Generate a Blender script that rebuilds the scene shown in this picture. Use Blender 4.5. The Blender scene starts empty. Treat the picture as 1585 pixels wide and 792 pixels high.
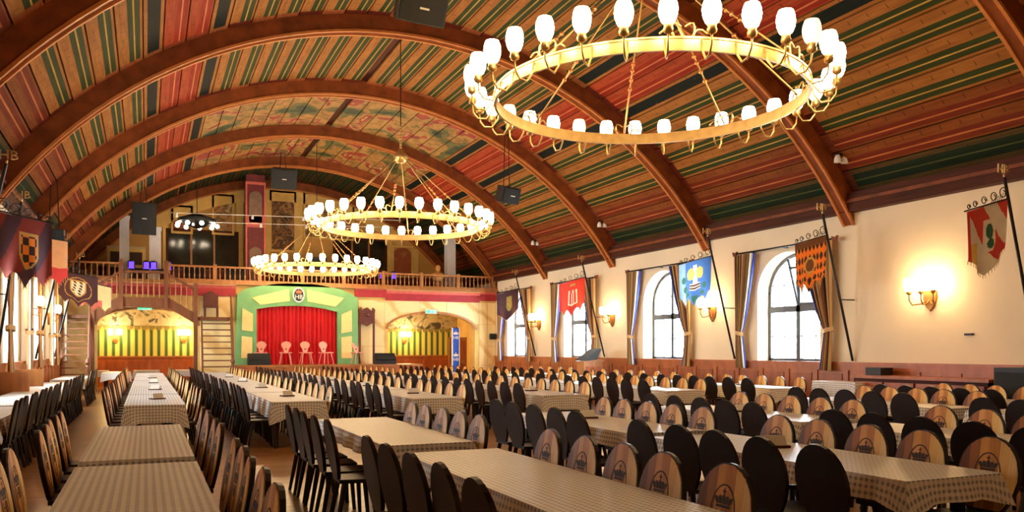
import bpy, math, random
from mathutils import Matrix, Vector
random.seed(7)
PI = math.pi
scene = bpy.context.scene
col = scene.collection

# ------------------------------------------------------------------ camera, world, exposure
F, YAW, CY, EYE = 1281.0, 0.4166, 541.0, 1.6
cam_d = bpy.data.cameras.new('camera'); cam = bpy.data.objects.new('camera', cam_d); col.objects.link(cam)
cam.location = (0, 0, EYE); cam.rotation_euler = (PI/2, 0, -YAW)
cam_d.sensor_fit = 'HORIZONTAL'; cam_d.sensor_width = 36.0; cam_d.lens = F/1585*36
cam_d.shift_y = (CY-396)/1585; cam_d.clip_end = 300; cam_d.clip_start = .05
scene.camera = cam
vs = scene.view_settings
vs.view_transform = 'Standard'; vs.look = 'None'; vs.gamma = 1.0; vs.use_curve_mapping = False
vs.exposure = 1.0
w = bpy.data.worlds.new('sky'); scene.world = w; w.use_nodes = True
bg = w.node_tree.nodes['Background']; bg.inputs[0].default_value = (0.86, 0.93, 1, 1); bg.inputs[1].default_value = 20.0
LAMP, SCONCE = 23.0, 19.0          # radiance of the chandelier globes and of the wall lamps

# ------------------------------------------------------------------ hall dimensions (metres, camera at the origin)
XL, XR, XC = -2.82, 14.68, 5.93
R, RB, ZC = 10.392, 10.80, -1.205
Y0, BAY = 35.02, 5.22
YB, YF = 40.4, -2.0               # upper back wall, wall behind the camera
ZT = 4.70                          # top of the side walls
cA, sA = math.cos(YAW), math.sin(YAW)
def at(x, y, Y):                   # photograph pixel -> point on the plane at depth Y of the hall
    a = (x-792.5)/F; b = (CY-y)/F; d = (cA*a+sA, -sA*a+cA, b); t = Y/d[1]
    return Vector((t*d[0], Y, EYE+t*d[2]))
def proj(X, Y, Z):
    D = Y*cA+X*sA
    if D < .3: return (-9e3, -9e3)
    return (792.5+F*(X*cA-Y*sA)/D, CY-F*(Z-EYE)/D)

# ------------------------------------------------------------------ materials
MATS = {}
def nodes(name):
    m = bpy.data.materials.new(name); m.use_nodes = True; nt = m.node_tree
    return m, nt, nt.nodes['Principled BSDF']
def N(nt, t, **k):
    n = nt.nodes.new(t)
    for a, v in k.items():
        if a == 'ins':
            for i, x in v.items(): n.inputs[i].default_value = x
        else: setattr(n, a, v)
    return n
def c4(c): return (c[0], c[1], c[2], 1)
def srgb(r, g, b):
    f = lambda v: ((v/255+.055)/1.055)**2.4 if v/255 > .04045 else v/255/12.92
    return (f(r), f(g), f(b))
def mat(name, colr, rough=.6, metal=0, var=.0, scale=6, stretch=(1, 1, 1), bump=0, emit=0, emc=None, sheen=0, spec=None, coords='Object'):
    if name in MATS: return MATS[name]
    m, nt, b = nodes(name); L = nt.links
    b.inputs['Roughness'].default_value = rough; b.inputs['Metallic'].default_value = metal
    b.inputs['Base Color'].default_value = c4(colr)
    if spec is not None: b.inputs['Specular IOR Level'].default_value = spec
    if var or bump:
        tc = N(nt, 'ShaderNodeTexCoord'); mp = N(nt, 'ShaderNodeMapping'); mp.inputs['Scale'].default_value = stretch
        L.new(tc.outputs[coords], mp.inputs['Vector'])
        nz = N(nt, 'ShaderNodeTexNoise', ins={'Scale': scale, 'Detail': 4}); L.new(mp.outputs[0], nz.inputs['Vector'])
        if var:
            cr = N(nt, 'ShaderNodeValToRGB')
            cr.color_ramp.elements[0].position = .3; cr.color_ramp.elements[1].position = .7
            cr.color_ramp.elements[0].color = c4([max(0, x*(1-var)) for x in colr])
            cr.color_ramp.elements[1].color = c4([min(1, x*(1+var)) for x in colr])
            L.new(nz.outputs[0], cr.inputs[0]); L.new(cr.outputs[0], b.inputs['Base Color'])
        if bump:
            bp = N(nt, 'ShaderNodeBump', ins={'Strength': bump, 'Distance': .02}); L.new(nz.outputs[0], bp.inputs['Height']); L.new(bp.outputs[0], b.inputs['Normal'])
    if emit:
        b.inputs['Emission Color'].default_value = c4(emc or colr); b.inputs['Emission Strength'].default_value = emit
    MATS[name] = m; return m

plaster = mat('cream_plaster', srgb(240, 222, 190), .85, var=.05, scale=.8, bump=.05)
wood_rib = mat('rib_wood', srgb(124, 62, 25), .5, spec=.3, var=.3, scale=3, bump=.05)
wood_lip = mat('rib_moulding_wood', srgb(190, 116, 56), .4, var=.15)
wood_dark = mat('dark_beam_wood', srgb(74, 32, 16), .6, spec=.2, var=.35, scale=3, stretch=(4, .3, 4))
wood_wain = mat('wainscot_wood', srgb(176, 98, 50), .38, var=.2, scale=2.5, stretch=(2, 2, .5))
wood_wain2 = mat('wainscot_panel_wood', srgb(160, 84, 42), .38, var=.25, scale=2.5, stretch=(2, 2, .5))
wood_oak = mat('oak', srgb(172, 112, 58), .42, var=.22, scale=3, stretch=(3, 3, .4))
wood_stair = mat('stair_wood', srgb(112, 62, 28), .5, var=.25, scale=3, stretch=(3, 3, .5))
wood_stage = mat('stage_floor_wood', srgb(176, 112, 60), .3, var=.2, scale=2, stretch=(.4, 6, 1))
brass = mat('brass', srgb(150, 104, 50), .45, .7)
gilt = mat('gilded_iron', srgb(200, 166, 108), .42, .85, var=.12, scale=9)
iron = mat('black_iron', srgb(40, 34, 30), .5, .6)
black = mat('black_plastic', srgb(15, 15, 15), .5)
blackm = mat('speaker_mesh', srgb(24, 25, 24), .7, 0, var=.2, scale=60)
chair_dark = mat('chair_dark_wood', srgb(28, 13, 7), .4, spec=.3, var=.3, scale=4, stretch=(4, 1, 1))
chair_leg = mat('chair_leg_wood', srgb(28, 14, 8), .38, var=.25, scale=5)
pl_a = mat('plank_pale', srgb(238, 192, 108), .45, spec=.3, var=.12, scale=5, stretch=(6, 1, .5))
pl_b = mat('plank_honey', srgb(196, 130, 54), .45, spec=.3, var=.15, scale=5, stretch=(6, 1, .5))
pl_c = mat('plank_brown', srgb(158, 96, 36), .45, spec=.3, var=.18, scale=5, stretch=(6, 1, .5))
pl_w = mat('plank_whitewood', srgb(248, 214, 148), .45, spec=.3, var=.1, scale=5, stretch=(6, 1, .5)); pl_d = mat('plank_walnut', srgb(118, 66, 24), .45, spec=.3, var=.15, scale=5, stretch=(6, 1, .5)); pl_b2 = mat('plank_amber', srgb(222, 158, 76), .45, spec=.3, var=.12, scale=5, stretch=(6, 1, .5))
ink = mat('burnt_emblem', srgb(50, 24, 14), .6)
white = mat('white_paint', srgb(238, 236, 230), .6)
colwhite = mat('column_white', srgb(220, 220, 226), .7, var=.05)
red_paint = mat('red_cornice_paint', srgb(168, 38, 46), .6, var=.15, scale=4)
pink_paint = mat('pink_cornice_paint', srgb(222, 110, 96), .6, var=.1)
green_p = mat('stage_green_paint', srgb(118, 176, 112), .5, var=.12, scale=2)
cream_p = mat('stage_cream_paint', srgb(246, 218, 140), .5, var=.05)
redcl = mat('red_velvet', srgb(206, 8, 12), .75, var=.2, scale=5, stretch=(6, 1, .2))
pinkw = mat('pink_chair_wood', srgb(238, 160, 130), .45, var=.1)
blue_lozenge = mat('blue_cloth', srgb(36, 84, 190), .7)
orange_crown = mat('orange_enamel', srgb(224, 120, 70), .5)
greyc = mat('grey_tarp', srgb(150, 150, 130), .8, var=.15)
statue = mat('ochre_plaster', srgb(214, 160, 90), .7, var=.15)
winframe = mat('window_frame_paint', srgb(66, 66, 72), .5)
violet_l = mat('violet_led', (.12, .05, .8), .4, emit=1.3, emc=(.10, .04, 1))
exitg = mat('exit_sign_lit', srgb(60, 180, 120), .4, emit=1.2, emc=srgb(70, 200, 130))
paper = mat('paper', srgb(225, 220, 205), .7)
lampm = mat('lamp_glass_lit', (1, .93, .82), .4, emit=LAMP, emc=(1, .70, .37))
lampoff = mat('lamp_glass_off_glow', srgb(238, 214, 160), .35, emit=1.2, emc=(1, .7, .35))  # shades that are off; a faint warm glow is painted in
sconcem = mat('sconce_glass_lit', (1, .93, .82), .4, emit=SCONCE, emc=(1, .66, .32))
cur = [mat('curtain_brown', srgb(150, 98, 64), .85), mat('curtain_tan', srgb(214, 176, 124), .85), mat('curtain_olive', srgb(150, 138, 78), .85),
       mat('curtain_dark', srgb(70, 48, 44), .85), mat('curtain_white', srgb(232, 228, 226), .85), mat('curtain_blue', srgb(42, 70, 170), .8)]

def m_floor():
    m, nt, b = nodes('parquet'); L = nt.links
    tc = N(nt, 'ShaderNodeTexCoord'); br = N(nt, 'ShaderNodeTexBrick', ins={'Scale': 1.0, 'Mortar Size': .004, 'Brick Width': .9, 'Row Height': .11, 'Color1': c4(srgb(196, 140, 74)), 'Color2': c4(srgb(164, 106, 52)), 'Mortar': c4(srgb(84, 50, 24))})
    L.new(tc.outputs['Object'], br.inputs['Vector'])
    nz = N(nt, 'ShaderNodeTexNoise', ins={'Scale': 3.0}); L.new(tc.outputs['Object'], nz.inputs['Vector'])
    mx = N(nt, 'ShaderNodeMix', data_type='RGBA', blend_type='MULTIPLY'); mx.inputs[0].default_value = .35
    L.new(br.outputs[0], mx.inputs[6]); L.new(nz.outputs[0], mx.inputs[7]); L.new(mx.outputs[2], b.inputs['Base Color'])
    b.inputs['Roughness'].default_value = .28
    return m
floor_m = m_floor()

def m_cloth():
    m, nt, b = nodes('woven_tablecloth'); L = nt.links
    tc = N(nt, 'ShaderNodeTexCoord'); sp = N(nt, 'ShaderNodeSeparateXYZ'); L.new(tc.outputs['UV'], sp.inputs[0])
    def wave(o, per, off=0):
        a = N(nt, 'ShaderNodeMath', operation='MULTIPLY'); a.inputs[1].default_value = 2*PI/per; L.new(o, a.inputs[0])
        s = N(nt, 'ShaderNodeMath', operation='SINE'); L.new(a.outputs[0], s.inputs[0])
        g = N(nt, 'ShaderNodeMath', operation='GREATER_THAN'); g.inputs[1].default_value = .1; L.new(s.outputs[0], g.inputs[0]); return g
    per = .045
    w1 = wave(sp.outputs[0], per); w2 = wave(sp.outputs[1], per)
    mul = N(nt, 'ShaderNodeMath', operation='ADD'); L.new(w1.outputs[0], mul.inputs[0]); L.new(w2.outputs[0], mul.inputs[1])
    cr = N(nt, 'ShaderNodeValToRGB'); cr.color_ramp.interpolation = 'CONSTANT'
    e = cr.color_ramp.elements; e[0].position = 0; e[0].color = c4(srgb(232, 228, 222)); e[1].position = .3; e[1].color = c4(srgb(214, 210, 204))
    e2 = e.new(.8); e2.color = c4(srgb(136, 138, 148))
    dv = N(nt, 'ShaderNodeMath', operation='DIVIDE'); dv.inputs[1].default_value = 2.0; L.new(mul.outputs[0], dv.inputs[0]); L.new(dv.outputs[0], cr.inputs[0])
    L.new(cr.outputs[0], b.inputs['Base Color'])
    # fold creases
    nz = N(nt, 'ShaderNodeTexNoise', ins={'Scale': 2.2, 'Detail': 3}); mp = N(nt, 'ShaderNodeMapping'); mp.inputs['Scale'].default_value = (.35, 2.0, 1)
    L.new(tc.outputs['Object'], mp.inputs[0]); L.new(mp.outputs[0], nz.inputs[0])
    bp = N(nt, 'ShaderNodeBump', ins={'Strength': .35, 'Distance': .03}); L.new(nz.outputs[0], bp.inputs['Height']); L.new(bp.outputs[0], b.inputs['Normal'])
    b.inputs['Roughness'].default_value = .42
    return m
cloth_m = m_cloth()

def m_plank(name, base, stripe, line, sw, lw, off=0.0, endc=None, endy=2.25):
    """painted ceiling board: a stripe of paint with a thin bright line, bare wood beside it"""
    m, nt, b = nodes(name); L = nt.links
    tc = N(nt, 'ShaderNodeTexCoord'); sp = N(nt, 'ShaderNodeSeparateXYZ'); L.new(tc.outputs['Object'], sp.inputs[0])
    oi = N(nt, 'ShaderNodeObjectInfo')
    nz = N(nt, 'ShaderNodeTexNoise', ins={'Scale': 2.0, 'Detail': 5}); mp = N(nt, 'ShaderNodeMapping'); mp.inputs['Scale'].default_value = (9, .7, 1)
    va = N(nt, 'ShaderNodeVectorMath', operation='ADD'); L.new(tc.outputs['Object'], va.inputs[0]); L.new(oi.outputs['Location'], va.inputs[1])
    L.new(va.outputs[0], mp.inputs[0]); L.new(mp.outputs[0], nz.inputs[0])
    # dashes across the bare wood
    def band(o, c0, half):
        s = N(nt, 'ShaderNodeMath', operation='SUBTRACT'); s.inputs[1].default_value = c0; L.new(o, s.inputs[0])
        a = N(nt, 'ShaderNodeMath', operation='ABSOLUTE'); L.new(s.outputs[0], a.inputs[0])
        g = N(nt, 'ShaderNodeMath', operation='LESS_THAN'); g.inputs[1].default_value = half; L.new(a.outputs[0], g.inputs[0]); return g
    s1 = band(sp.outputs[0], off, sw); s2 = band(sp.outputs[0], off, lw); ey = band(sp.outputs[1], 0, endy)
    def mixc(f, a, bb):
        x = N(nt, 'ShaderNodeMix', data_type='RGBA'); 
        if hasattr(f, 'outputs'): L.new(f.outputs[0], x.inputs[0])
        else: x.inputs[0].default_value = f
        for s, v in ((6, a), (7, bb)):
            if hasattr(v, 'outputs'): L.new(v.outputs[2], x.inputs[s])
            else: x.inputs[s].default_value = c4(v)
        return x
    fr = N(nt, 'ShaderNodeMath', operation='MULTIPLY_ADD'); fr.inputs[1].default_value = 2.3; L.new(sp.outputs[1], fr.inputs[0]); L.new(oi.outputs['Random'], fr.inputs[2])
    fq = N(nt, 'ShaderNodeMath', operation='FRACT'); L.new(fr.outputs[0], fq.inputs[0]); dl = N(nt, 'ShaderNodeMath', operation='LESS_THAN'); dl.inputs[1].default_value = .05; L.new(fq.outputs[0], dl.inputs[0])
    dx = band(sp.outputs[0], -.15, .05); dd = N(nt, 'ShaderNodeMath', operation='MULTIPLY'); L.new(dl.outputs[0], dd.inputs[0]); L.new(dx.outputs[0], dd.inputs[1])
    m0 = mixc(dd, base, [q*.45 for q in base])
    m1 = mixc(s1, m0, stripe); m2 = mixc(s2, m1, line)
    rg = N(nt, 'ShaderNodeMath', operation='GREATER_THAN'); rg.inputs[1].default_value = .5; L.new(oi.outputs['Random'], rg.inputs[0])
    me_ = mixc(rg, endc or base, srgb(104, 40, 24)); m3 = mixc(ey, me_, m2)
    cr = N(nt, 'ShaderNodeValToRGB'); cr.color_ramp.elements[0].position = .3; cr.color_ramp.elements[0].color = (.55, .5, .45, 1); cr.color_ramp.elements[1].position = .7
    L.new(nz.outputs[0], cr.inputs[0])
    mu = N(nt, 'ShaderNodeMix', data_type='RGBA', blend_type='MULTIPLY'); mu.inputs[0].default_value = .8
    L.new(m3.outputs[2], mu.inputs[6]); L.new(cr.outputs[0], mu.inputs[7]); L.new(mu.outputs[2], b.inputs['Base Color'])
    b.inputs['Roughness'].default_value = .65; b.inputs['Specular IOR Level'].default_value = .12
    bp = N(nt, 'ShaderNodeBump', ins={'Strength': .15, 'Distance': .01}); L.new(nz.outputs[0], bp.inputs['Height']); L.new(bp.outputs[0], b.inputs['Normal'])
    return m
WOODC = srgb(164, 106, 50)
PK = {'green': m_plank('ceiling_green', WOODC, srgb(56, 66, 30), srgb(186, 148, 72), .125, .016, .09, srgb(160, 88, 48)),
      'dark': m_plank('ceiling_black', WOODC, srgb(22, 30, 26), srgb(22, 30, 26), .135, .0, 0, srgb(150, 90, 50)),
      'red': m_plank('ceiling_red', srgb(166, 70, 36), srgb(150, 44, 24), srgb(206, 128, 76), .12, .016, .1, srgb(150, 70, 42)),
      'brown': m_plank('ceiling_redbrown', srgb(134, 74, 34), srgb(118, 46, 24), srgb(190, 116, 62), .12, .016, .08, srgb(120, 60, 36)),
      'deep': m_plank('ceiling_deepgreen', srgb(84, 66, 34), srgb(30, 46, 28), srgb(90, 96, 48), .16, .014, 0, srgb(100, 52, 34))}
def m_mural():
    m, nt, b = nodes('ceiling_mural'); L = nt.links
    ge = N(nt, 'ShaderNodeNewGeometry'); mp = N(nt, 'ShaderNodeMapping'); mp.inputs['Scale'].default_value = (1, .8, .3)
    L.new(ge.outputs['Position'], mp.inputs[0])
    n1 = N(nt, 'ShaderNodeTexNoise', ins={'Scale': .75, 'Detail': 2.5, 'Distortion': .6}); L.new(mp.outputs[0], n1.inputs[0])
    cr = N(nt, 'ShaderNodeValToRGB'); cr.color_ramp.interpolation = 'CONSTANT'; e = cr.color_ramp.elements
    cols = [(0, (50, 64, 38)), (.36, (98, 92, 44)), (.43, (156, 112, 54)), (.5, (166, 122, 60)), (.56, (150, 54, 40)), (.62, (178, 138, 80)), (.66, (140, 98, 46))]
    e[0].position = 0; e[0].color = c4(srgb(*cols[0][1])); e[1].position = cols[1][0]; e[1].color = c4(srgb(*cols[1][1]))
    for p, cc in cols[2:]: x = e.new(p); x.color = c4(srgb(*cc))
    L.new(n1.outputs[0], cr.inputs[0])
    n2 = N(nt, 'ShaderNodeTexNoise', ins={'Scale': 4.5, 'Detail': 3}); L.new(mp.outputs[0], n2.inputs[0])
    c2 = N(nt, 'ShaderNodeValToRGB'); c2.color_ramp.elements[0].position = .42; c2.color_ramp.elements[0].color = (.45, .48, .3, 1); c2.color_ramp.elements[1].position = .52
    L.new(n2.outputs[0], c2.inputs[0])
    mu = N(nt, 'ShaderNodeMix', data_type='RGBA', blend_type='MULTIPLY'); mu.inputs[0].default_value = .7
    L.new(cr.outputs[0], mu.inputs[6]); L.new(c2.outputs[0], mu.inputs[7]); L.new(mu.outputs[2], b.inputs['Base Color']); b.inputs['Roughness'].default_value = .6
    return m
PK['mural'] = m_mural()
def m_marble():
    m, nt, b = nodes('painted_marble'); L = nt.links
    tc = N(nt, 'ShaderNodeTexCoord'); oi = N(nt, 'ShaderNodeObjectInfo'); va = N(nt, 'ShaderNodeVectorMath', operation='ADD')
    L.new(tc.outputs['Object'], va.inputs[0]); L.new(oi.outputs['Location'], va.inputs[1])
    wv = N(nt, 'ShaderNodeTexWave', ins={'Scale': .35, 'Distortion': 9, 'Detail': 4}); wv.bands_direction = 'DIAGONAL'; L.new(va.outputs[0], wv.inputs[0])
    cr = N(nt, 'ShaderNodeValToRGB'); cr.color_ramp.elements[0].color = c4(srgb(226, 186, 112)); cr.color_ramp.elements[0].position = .0; cr.color_ramp.elements[1].color = c4(srgb(246, 220, 156)); cr.color_ramp.elements[1].position = .22
    L.new(wv.outputs[0], cr.inputs[0]); L.new(cr.outputs[0], b.inputs['Base Color']); b.inputs['Roughness'].default_value = .55
    return m
marble = m_marble()
def m_drape():
    m, nt, b = nodes('painted_drapery'); L = nt.links
    tc = N(nt, 'ShaderNodeTexCoord'); sp = N(nt, 'ShaderNodeSeparateXYZ'); L.new(tc.outputs['Object'], sp.inputs[0])
    a = N(nt, 'ShaderNodeMath', operation='MULTIPLY'); a.inputs[1].default_value = 2*PI/.30; L.new(sp.outputs[0], a.inputs[0])
    s = N(nt, 'ShaderNodeMath', operation='SINE'); L.new(a.outputs[0], s.inputs[0])
    s2 = N(nt, 'ShaderNodeMath', operation='MULTIPLY_ADD'); s2.inputs[1].default_value = .5; s2.inputs[2].default_value = .5; L.new(s.outputs[0], s2.inputs[0])
    cr = N(nt, 'ShaderNodeValToRGB'); e = cr.color_ramp.elements; e[0].color = c4(srgb(66, 102, 50)); e[0].position = .2; e[1].color = c4(srgb(220, 212, 92)); e[1].position = .55
    x = e.new(.9); x.color = c4(srgb(226, 214, 110))
    L.new(s2.outputs[0], cr.inputs[0]); L.new(cr.outputs[0], b.inputs['Base Color']); b.inputs['Roughness'].default_value = .7
    return m
drape = m_drape()
def m_swirl():
    m, nt, b = nodes('painted_scrolls'); L = nt.links
    tc = N(nt, 'ShaderNodeTexCoord'); n = N(nt, 'ShaderNodeTexNoise', ins={'Scale': 1.3, 'Detail': 3, 'Distortion': 2.2}); L.new(tc.outputs['Object'], n.inputs[0])
    cr = N(nt, 'ShaderNodeValToRGB'); e = cr.color_ramp.elements; e[0].color = c4(srgb(90, 84, 66)); e[0].position = .36; e[1].color = c4(srgb(214, 204, 160)); e[1].position = .48
    x = e.new(.62); x.color = c4(srgb(188, 172, 128)); x = e.new(.66); x.color = c4(srgb(160, 104, 70)); x = e.new(.7); x.color = c4(srgb(206, 196, 150))
    L.new(n.outputs[0], cr.inputs[0]); L.new(cr.outputs[0], b.inputs['Base Color']); b.inputs['Roughness'].default_value = .7
    return m
swirl = m_swirl()
def m_fresco(name, cols, sc):
    m, nt, b = nodes(name); L = nt.links
    tc = N(nt, 'ShaderNodeTexCoord'); n = N(nt, 'ShaderNodeTexNoise', ins={'Scale': sc, 'Detail': 2, 'Distortion': .8}); L.new(tc.outputs['Object'], n.inputs[0])
    cr = N(nt, 'ShaderNodeValToRGB'); cr.color_ramp.interpolation = 'LINEAR'; e = cr.color_ramp.elements
    e[0].position = .3; e[0].color = c4(srgb(*cols[0])); e[1].position = .7; e[1].color = c4(srgb(*cols[-1]))
    for i, q in enumerate(cols[1:-1]): x = e.new(.3+.4*(i+1)/(len(cols)-1)); x.color = c4(srgb(*q))
    L.new(n.outputs[0], cr.inputs[0]); L.new(cr.outputs[0], b.inputs['Base Color']); b.inputs['Roughness'].default_value = .7
    return m
fresco_red = m_fresco('fresco_red', [(130, 60, 36), (160, 84, 46), (150, 76, 44), (176, 110, 60)], 2.0)
fresco_fig = m_fresco('fresco_figure', [(206, 180, 120), (150, 80, 46), (190, 150, 96), (120, 84, 50), (216, 190, 140)], 1.6)
fresco_dark = m_fresco('fresco_dark', [(50, 58, 40), (150, 100, 56), (60, 50, 34), (180, 130, 80), (40, 36, 28)], 2.6)
fresco_cream = mat('fresco_cream', srgb(224, 186, 106), .7, var=.15, scale=1.5)
def m_glass():
    m = bpy.data.materials.new('window_glass'); m.use_nodes = True; nt = m.node_tree; nt.nodes.clear(); L = nt.links
    o = N(nt, 'ShaderNodeOutputMaterial'); t = N(nt, 'ShaderNodeBsdfTransparent'); g = N(nt, 'ShaderNodeBsdfGlossy', ins={'Roughness': .05}); x = N(nt, 'ShaderNodeMixShader')
    x.inputs[0].default_value = .06; t.inputs[0].default_value = (.95, .97, .97, 1)
    L.new(t.outputs[0], x.inputs[1]); L.new(g.outputs[0], x.inputs[2]); L.new(x.outputs[0], o.inputs[0]); return m
glass = m_glass()
darkglass = mat('dark_glass', srgb(38, 40, 32), .12, var=.5, scale=1.2)

# ------------------------------------------------------------------ mesh helpers
class MB:
    def __init__(s): s.v = []; s.f = []; s.m = []; s.mats = []; s.x = None
    def mi(s, m):
        if m not in s.mats: s.mats.append(m)
        return s.mats.index(m)
    def add(s, vs, fs, m):
        o = len(s.v)
        s.v += [tuple(s.x @ Vector(p)) for p in vs] if s.x is not None else [tuple(p) for p in vs]
        k = s.mi(m)
        for f in fs: s.f.append(tuple(i+o for i in f)); s.m.append(k)
        return s
    def box(s, a, b, m):
        (x0, y0, z0), (x1, y1, z1) = a, b
        return s.add([(x0, y0, z0), (x1, y0, z0), (x1, y1, z0), (x0, y1, z0), (x0, y0, z1), (x1, y0, z1), (x1, y1, z1), (x0, y1, z1)],
              [(0, 3, 2, 1), (4, 5, 6, 7), (0, 1, 5, 4), (1, 2, 6, 5), (2, 3, 7, 6), (3, 0, 4, 7)], m)
    def hexa(s, p, m): return s.add(p, [(0, 3, 2, 1), (4, 5, 6, 7), (0, 1, 5, 4), (1, 2, 6, 5), (2, 3, 7, 6), (3, 0, 4, 7)], m)
    def prism(s, pts, axis, d0, d1, m):
        """pts: 2-D outline; axis 'y': (x,z) extruded in y; 'x': (y,z) in x; 'z': (x,y) in z"""
        n = len(pts)
        def P(p, d): return (p[0], d, p[1]) if axis == 'y' else (d, p[0], p[1]) if axis == 'x' else (p[0], p[1], d)
        vs = [P(p, d0) for p in pts]+[P(p, d1) for p in pts]
        fs = [tuple(range(n)), tuple(range(2*n-1, n-1, -1))]+[(i, (i+1) % n, (i+1) % n+n, i+n) for i in range(n)]
        return s.add(vs, fs, m)
    def lathe(s, prof, c, seg, m, closed=True):
        vs = []; fs = []; n = len(prof)
        for i in range(seg):
            a = 2*PI*i/seg
            for r, z in prof: vs.append((c[0]+r*math.cos(a), c[1]+r*math.sin(a), c[2]+z))
        for i in range(seg):
            j = (i+1) % seg
            for k in range(n-1): fs.append((i*n+k, j*n+k, j*n+k+1, i*n+k+1))
        if closed: fs.append(tuple(i*n for i in range(seg))[::-1]); fs.append(tuple(i*n+n-1 for i in range(seg)))
        return s.add(vs, fs, m)
    def tube(s, pts, r, seg, m, r2=None):
        pts = [Vector(p) for p in pts]; vs = []; fs = []; n = len(pts)
        for i, p in enumerate(pts):
            d = (pts[min(i+1, n-1)]-pts[max(i-1, 0)]).normalized()
            u = d.orthogonal().normalized() if i == 0 else (u-d*u.dot(d)).normalized()
            v = d.cross(u); rr = r if r2 is None else r+(r2-r)*i/(n-1)
            for k in range(seg): a = 2*PI*k/seg; vs.append(p+u*rr*math.cos(a)+v*rr*math.sin(a))
        for i in range(n-1):
            for k in range(seg): j = (k+1) % seg; fs.append((i*seg+k, i*seg+j, (i+1)*seg+j, (i+1)*seg+k))
        fs.append(tuple(range(seg))[::-1]); fs.append(tuple(range((n-1)*seg, n*seg)))
        return s.add(vs, fs, m)
    def ball(s, c, r, seg, m, sz=1):
        k = max(3, seg//2); return s.lathe([(max(.02*r, r*math.sin(PI*i/k)), -sz*r*math.cos(PI*i/k)) for i in range(k+1)], c, seg, m)
    def grid(s, fn, nu, nv, mfn):
        vs = [fn(i/nu, j/nv) for j in range(nv+1) for i in range(nu+1)]; o = len(s.v)
        s.v += [tuple(s.x @ Vector(p)) for p in vs] if s.x is not None else [tuple(p) for p in vs]
        for j in range(nv):
            for i in range(nu):
                a = o+j*(nu+1)+i; s.f.append((a, a+1, a+nu+2, a+nu+1)); s.m.append(s.mi(mfn((i+.5)/nu, (j+.5)/nv) if callable(mfn) else mfn))
        return s
    def text(s, t, size, mtx, m, ext=.01):
        cu = bpy.data.curves.new('lettering', 'FONT'); cu.body = t; cu.size = size; cu.extrude = ext; cu.align_x = 'CENTER'; cu.align_y = 'CENTER'; cu.resolution_u = 2
        o = bpy.data.objects.new('lettering', cu); me = bpy.data.meshes.new_from_object(o)
        old = s.x; s.x = (old @ mtx) if old is not None else mtx
        s.add([v.co.copy() for v in me.vertices], [tuple(p.vertices) for p in me.polygons], m); s.x = old
        bpy.data.objects.remove(o); bpy.data.curves.remove(cu); bpy.data.meshes.remove(me); return s
    def mesh(s, name, smooth=False):
        me = bpy.data.meshes.new(name); me.from_pydata(s.v, [], s.f)
        for m in s.mats: me.materials.append(m)
        me.polygons.foreach_set('material_index', s.m)
        if smooth: me.polygons.foreach_set('use_smooth', [True]*len(s.f))
        me.update(); return me
    def build(s, name, parent=None, loc=(0, 0, 0), rz=0, smooth=False): return obj(name, s.mesh(name, smooth), parent, loc, rz)
def obj(name, me, parent=None, loc=(0, 0, 0), rz=0):
    o = bpy.data.objects.new(name, me); col.objects.link(o); o.location = loc; o.rotation_euler = (0, 0, rz)
    if parent is not None: o.parent = parent
    return o
def thing(name, label, cat, loc=(0, 0, 0), rz=0, group=None):
    return tag(obj(name, None, None, loc, rz), label, cat, group)
def tag(o, label=None, cat=None, group=None, kind=None):
    if label: o['label'] = label
    if cat: o['category'] = cat
    if group: o['group'] = group
    if kind: o['kind'] = kind
    return o
def struct(o, label=None):
    o['kind'] = 'structure'
    if label: o['label'] = label
    return o
def cube(a, b, m): return MB().box(a, b, m)
ORD = ['first', 'second', 'third', 'fourth', 'fifth', 'sixth', 'seventh', 'eighth', 'ninth', 'tenth', 'eleventh', 'twelfth']

# ------------------------------------------------------------------ the shell of the hall
def arch_top(x, c, hw, zs, rise):
    t = min(1, abs(x-c)/hw); return zs+rise*math.sqrt(max(0, 1-t*t))
def arch_wall(axis, u0, u1, z1, d0, d1, ops, m, z0=0):
    """wall slab with arched openings; ops: (centre, half width, sill, spring height, rise)"""
    mb = MB(); us = {u0, u1}
    for c, hw, sill, zs, rise in ops:
        for i in range(17): us.add(round(c-hw*math.cos(PI*i/16), 4))
    us = sorted(us)
    def piece(a, b, za, zb, ta, tb):
        if axis == 'y': p = [(a, d0, za), (b, d0, zb), (b, d1, zb), (a, d1, za), (a, d0, ta), (b, d0, tb), (b, d1, tb), (a, d1, ta)]
        else: p = [(d0, a, za), (d0, b, zb), (d1, b, zb), (d1, a, za), (d0, a, ta), (d0, b, tb), (d1, b, tb), (d1, a, ta)]
        mb.hexa(p, m)
    for a, b in zip(us, us[1:]):
        mid = (a+b)/2; o = [q for q in ops if abs(mid-q[0]) < q[1]]
        if o:
            c, hw, sill, zs, rise = o[0]
            piece(a, b, arch_top(a, c, hw, zs, rise), arch_top(b, c, hw, zs, rise), z1, z1)
            if sill > z0: piece(a, b, z0, z0, sill, sill)
        else: piece(a, b, z0, z0, z1, z1)
    return mb
struct(cube((XL-.6, YF-.4, -.2), (XR+.6, 41.2, 0), floor_m).build('floor'))
WINR = [32.55, 27.15, 21.6, 16.15]; WINL = [32.0, 27.3, 21.9, 16.3]  # last left window is out of view, added for its daylight
WHW, WSILL, WSPR, WRISE = 1.1, 1.30, 3.05, 1.0
struct(arch_wall('x', YF, Y0+5.6, ZT+.8, XR, XR+.5, [(y, WHW, WSILL, WSPR, WRISE) for y in WINR], plaster).build('wall_right'))
struct(arch_wall('x', YF, Y0+5.6, ZT+.8, XL-.5, XL, [(y, WHW, WSILL, WSPR, WRISE) for y in WINL], plaster).build('wall_left'))
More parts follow.
